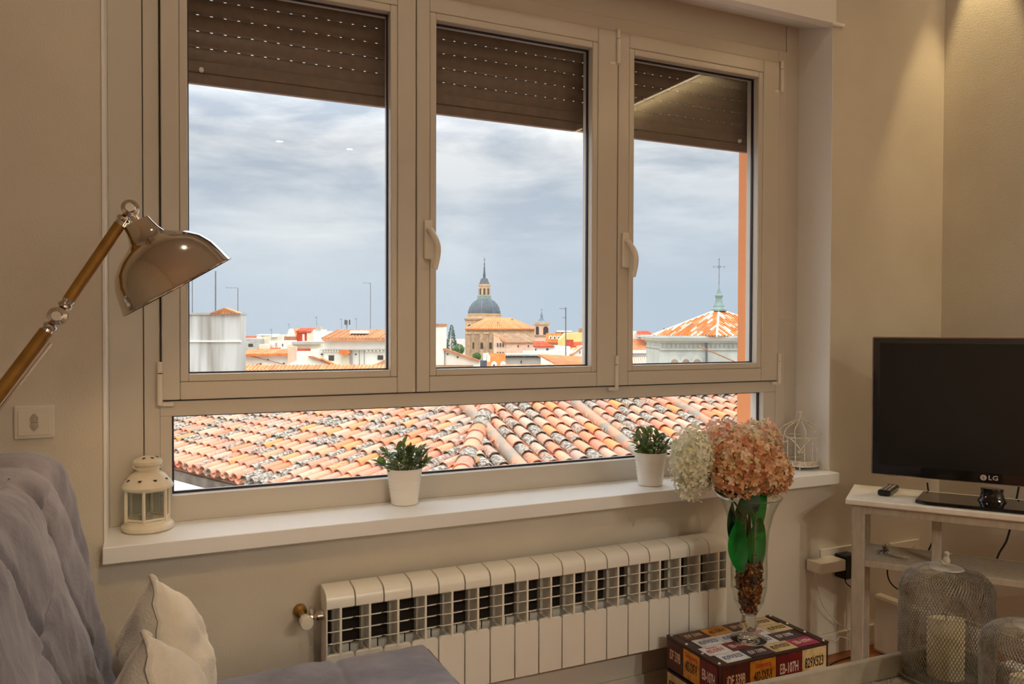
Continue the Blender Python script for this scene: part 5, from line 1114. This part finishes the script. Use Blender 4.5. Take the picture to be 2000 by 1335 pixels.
# --- right pane: stone tower with tiled pyramid roof
E_ = Bld('stone_tower', 'pale stone tower with clay tiled pyramid roof, green finial and iron cross', 'tower', 70, 1380, 745); ek = E_.k
E_.box('wall', 'tower_stone', 1288, 1530, 676, 760, 7); E_.box('frieze', 'tower_stone', 1289, 1530, 668, 682, 7, -.05)
for q in range(26): E_.box('dentil', 'house_grey', 1293+q*8.6, 1295.2+q*8.6, 671.5, 678.5, .2, -.14)
E_.box('string_course', 'tower_stone', 1288, 1530, 680.5, 683, 7.2, -.2); E_.box('cornice', 'tower_stone', 1286, 1530, 664, 668.5, 7.6, -.35); E_.box('cornice', 'house_white', 1279, 1530, 659, 664.5, 8.2, -.6); E_.box('cornice', 'tower_stone', 1273, 1530, 655, 659.5, 8.8, -.9)
ap_ = E_.pt(1427, 602, 4.0); cl_, cm_, cr_ = E_.pt(1274, 656, .6), E_.pt(1393, 656, -1.2), E_.pt(1560, 656, .6); cb_ = E_.pt(1440, 652, 9)
b = MB(); b.add([ap_, cl_, cm_, cr_, cb_, E_.pt(1310, 652, 9)], [(0, 1, 2), (0, 2, 3), (0, 3, 4), (0, 4, 5), (0, 5, 1)]); rf = b.build('roof', 'roof_terracotta', E_.t)
rnd = random.Random(9)
for (a_, c_, n_) in ((cl_, cm_, 22), (cm_, cr_, 26)):
    for q in range(n_):
        f = (q+.5)/n_; st = a_.lerp(c_, f); up_ = (ap_-a_.lerp(c_, .5)); ln_ = min(f, 1-f)*2
        hit = min(1, ln_*1.0); en = st+up_*hit*.96; segs = max(1, int(7*hit))
        for w in range(segs): MB().tube([st.lerp(en, w/segs)+Vector((0, 0, .03)), st.lerp(en, (w+1)/segs)+Vector((0, 0, .03))], ek*1.9, 5, cap=False).build('tile_row', rnd.choice(['roof_orange', 'roof_terracotta', 'roof_terracotta', 'roof_brown', 'house_pink', 'roof_orange', 'tile_white']), rf, smooth=60)
for c_ in (cm_, cl_, cr_): MB().tube([c_, ap_], ek*2.6, 6).build('hip_ridge', 'tile_white', rf, smooth=60)
MB().lathe([(17*ek, -3*ek), (16*ek, 1*ek), (12*ek, 4*ek), (11*ek, 8*ek), (10*ek, 9*ek), (7*ek, 18*ek), (6.4*ek, 24*ek), (7.8*ek, 26*ek), (8.2*ek, 29*ek), (5*ek, 33*ek), (3.4*ek, 38*ek), (1.6*ek, 45*ek), (.7*ek, 48*ek)], 12, ap_).build('finial', 'copper', E_.t, smooth=30)
b = MB(); b.tube([ap_+Vector((0, 0, 45*ek)), ap_+Vector((0, 0, 106*ek))], .6*ek, 6); cx_ = ap_+Vector((0, 0, 88*ek))
b.tube([cx_-RV*13*ek, cx_+RV*13*ek], .5*ek, 6)
b.tube([cx_+RV*3*ek*math.cos(t)+Vector((0, 0, 3*ek*math.sin(t))) for t in np.linspace(0, 2*pi, 13)[:-1]], .45*ek, 5, closed=True)
for d_, L_ in ((RV, 13), (-RV, 13), (Vector((0, 0, 1)), 17)):
    e2 = Vector((0, 0, 1)) if abs(d_.z) < .5 else RV
    b.tube([cx_+d_*(L_-2)*ek-e2*2*ek, cx_+d_*(L_-2)*ek+e2*2*ek], .4*ek, 5)
for h_ in (56, 70): b.lathe([(0, -1.6*ek), (1.4*ek, 0), (0, 1.6*ek)], 8, ap_+Vector((0, 0, h_*ek)))
b.build('iron_cross', 'pole', E_.t)
for x in (1317, 1339, 1361):
    E_.arch(x, 11, 693.5, 725, 'tower_stone', name='arch_surround', dd=-.12); E_.arch(x, 7, 701, 725, 'stone_dark', name='arch_opening', dd=-.2)
E_.tube('drainpipe', 'pole', [(1378.5, 668, -.25), (1378.5, 720, -.25)], .09); E_.tube('coping_line', 'roof_brown', [(1358, 676, -1), (1385, 686, -1), (1445, 712, -1)], .06)
E1 = Bld('orange_roof_house', 'low houses with orange roofs left of the stone tower', 'building', 110, 1260, 745); E1.box('wall', 'house_white', 1225, 1256, 647, 700, 5, 3); E1.quad('roof', 'roof_red', [(1248, 657, 0), (1280, 657, 0), (1272, 647, 3), (1252, 647, 3)], .2, tiles=6); E1.quad('roof', 'roof_terracotta', [(1225, 683, -1), (1292, 683, -1), (1285, 660, 4), (1225, 658, 4)], .2, tiles=18, lum='roof_brown'); E1.box('gutter', 'house_white', 1225, 1292, 683, 689, 2, -1.2); E1.box('clerestory', 'house_grey', 1225, 1292, 689, 697, 1, -1.0); E1.quad('low_roof', 'roof_terracotta', [(1225, 722, -4), (1292, 722, -4), (1290, 697, -1.2), (1225, 697, -1.2)], .2, tiles=16, lum='tile_white')
for q in range(12): E1.win(1227+q*5.4, 1230.5+q*5.4, 690.5, 696)
# hazy skyline: far houses, each its own block
rnd = random.Random(33); sk = [('house_white', 'white'), ('house_cream', 'cream'), ('house_grey', 'grey'), ('house_pink', 'pinkish'), ('roof_brown', 'brown')]
used = set(); lm = [(478, 'right of the concrete block'), (560, 'near the red house'), (640, 'behind the phone mast'), (720, 'at the right of the left pane'), (870, 'left of the dome'), (1060, 'near the bell tower'), (1120, 'behind the yellow house'), (1240, 'left of the stone tower'), (1290, 'next to the stone tower'), (1500, 'behind the stone tower')]
for q in range(24):
    px = 478+q*45+rnd.uniform(-8, 8)
    if 830 < px < 920 or 1030 < px < 1090: continue
    w = rnd.uniform(16, 26); y = rnd.uniform(648, 656) if px < 760 else rnd.uniform(645, 653); near = min(lm, key=lambda a: abs(a[0]-px))[1]; mm_, nm = next((s_ for s_ in sk[q % 5:]+sk[:q % 5] if (near, s_[1]) not in used), sk[0]); used.add((near, nm))
    B_ = Bld('far_house', 'tiny far off %s house on the skyline %s' % (nm, near), 'building', 400+(q % 3)*45, px, 700, 'far houses on the skyline'); B_.box('wall', mm_, px-w, px+w, y+2, 705, 8); B_.quad('roof', rnd.choice(['roof_brown', 'roof_red', 'house_grey']), [(px-w, y+2.4, -.5), (px+w, y+2.4, -.5), (px+w*.8, y, 4), (px-w*.8, y, 4)], .3)
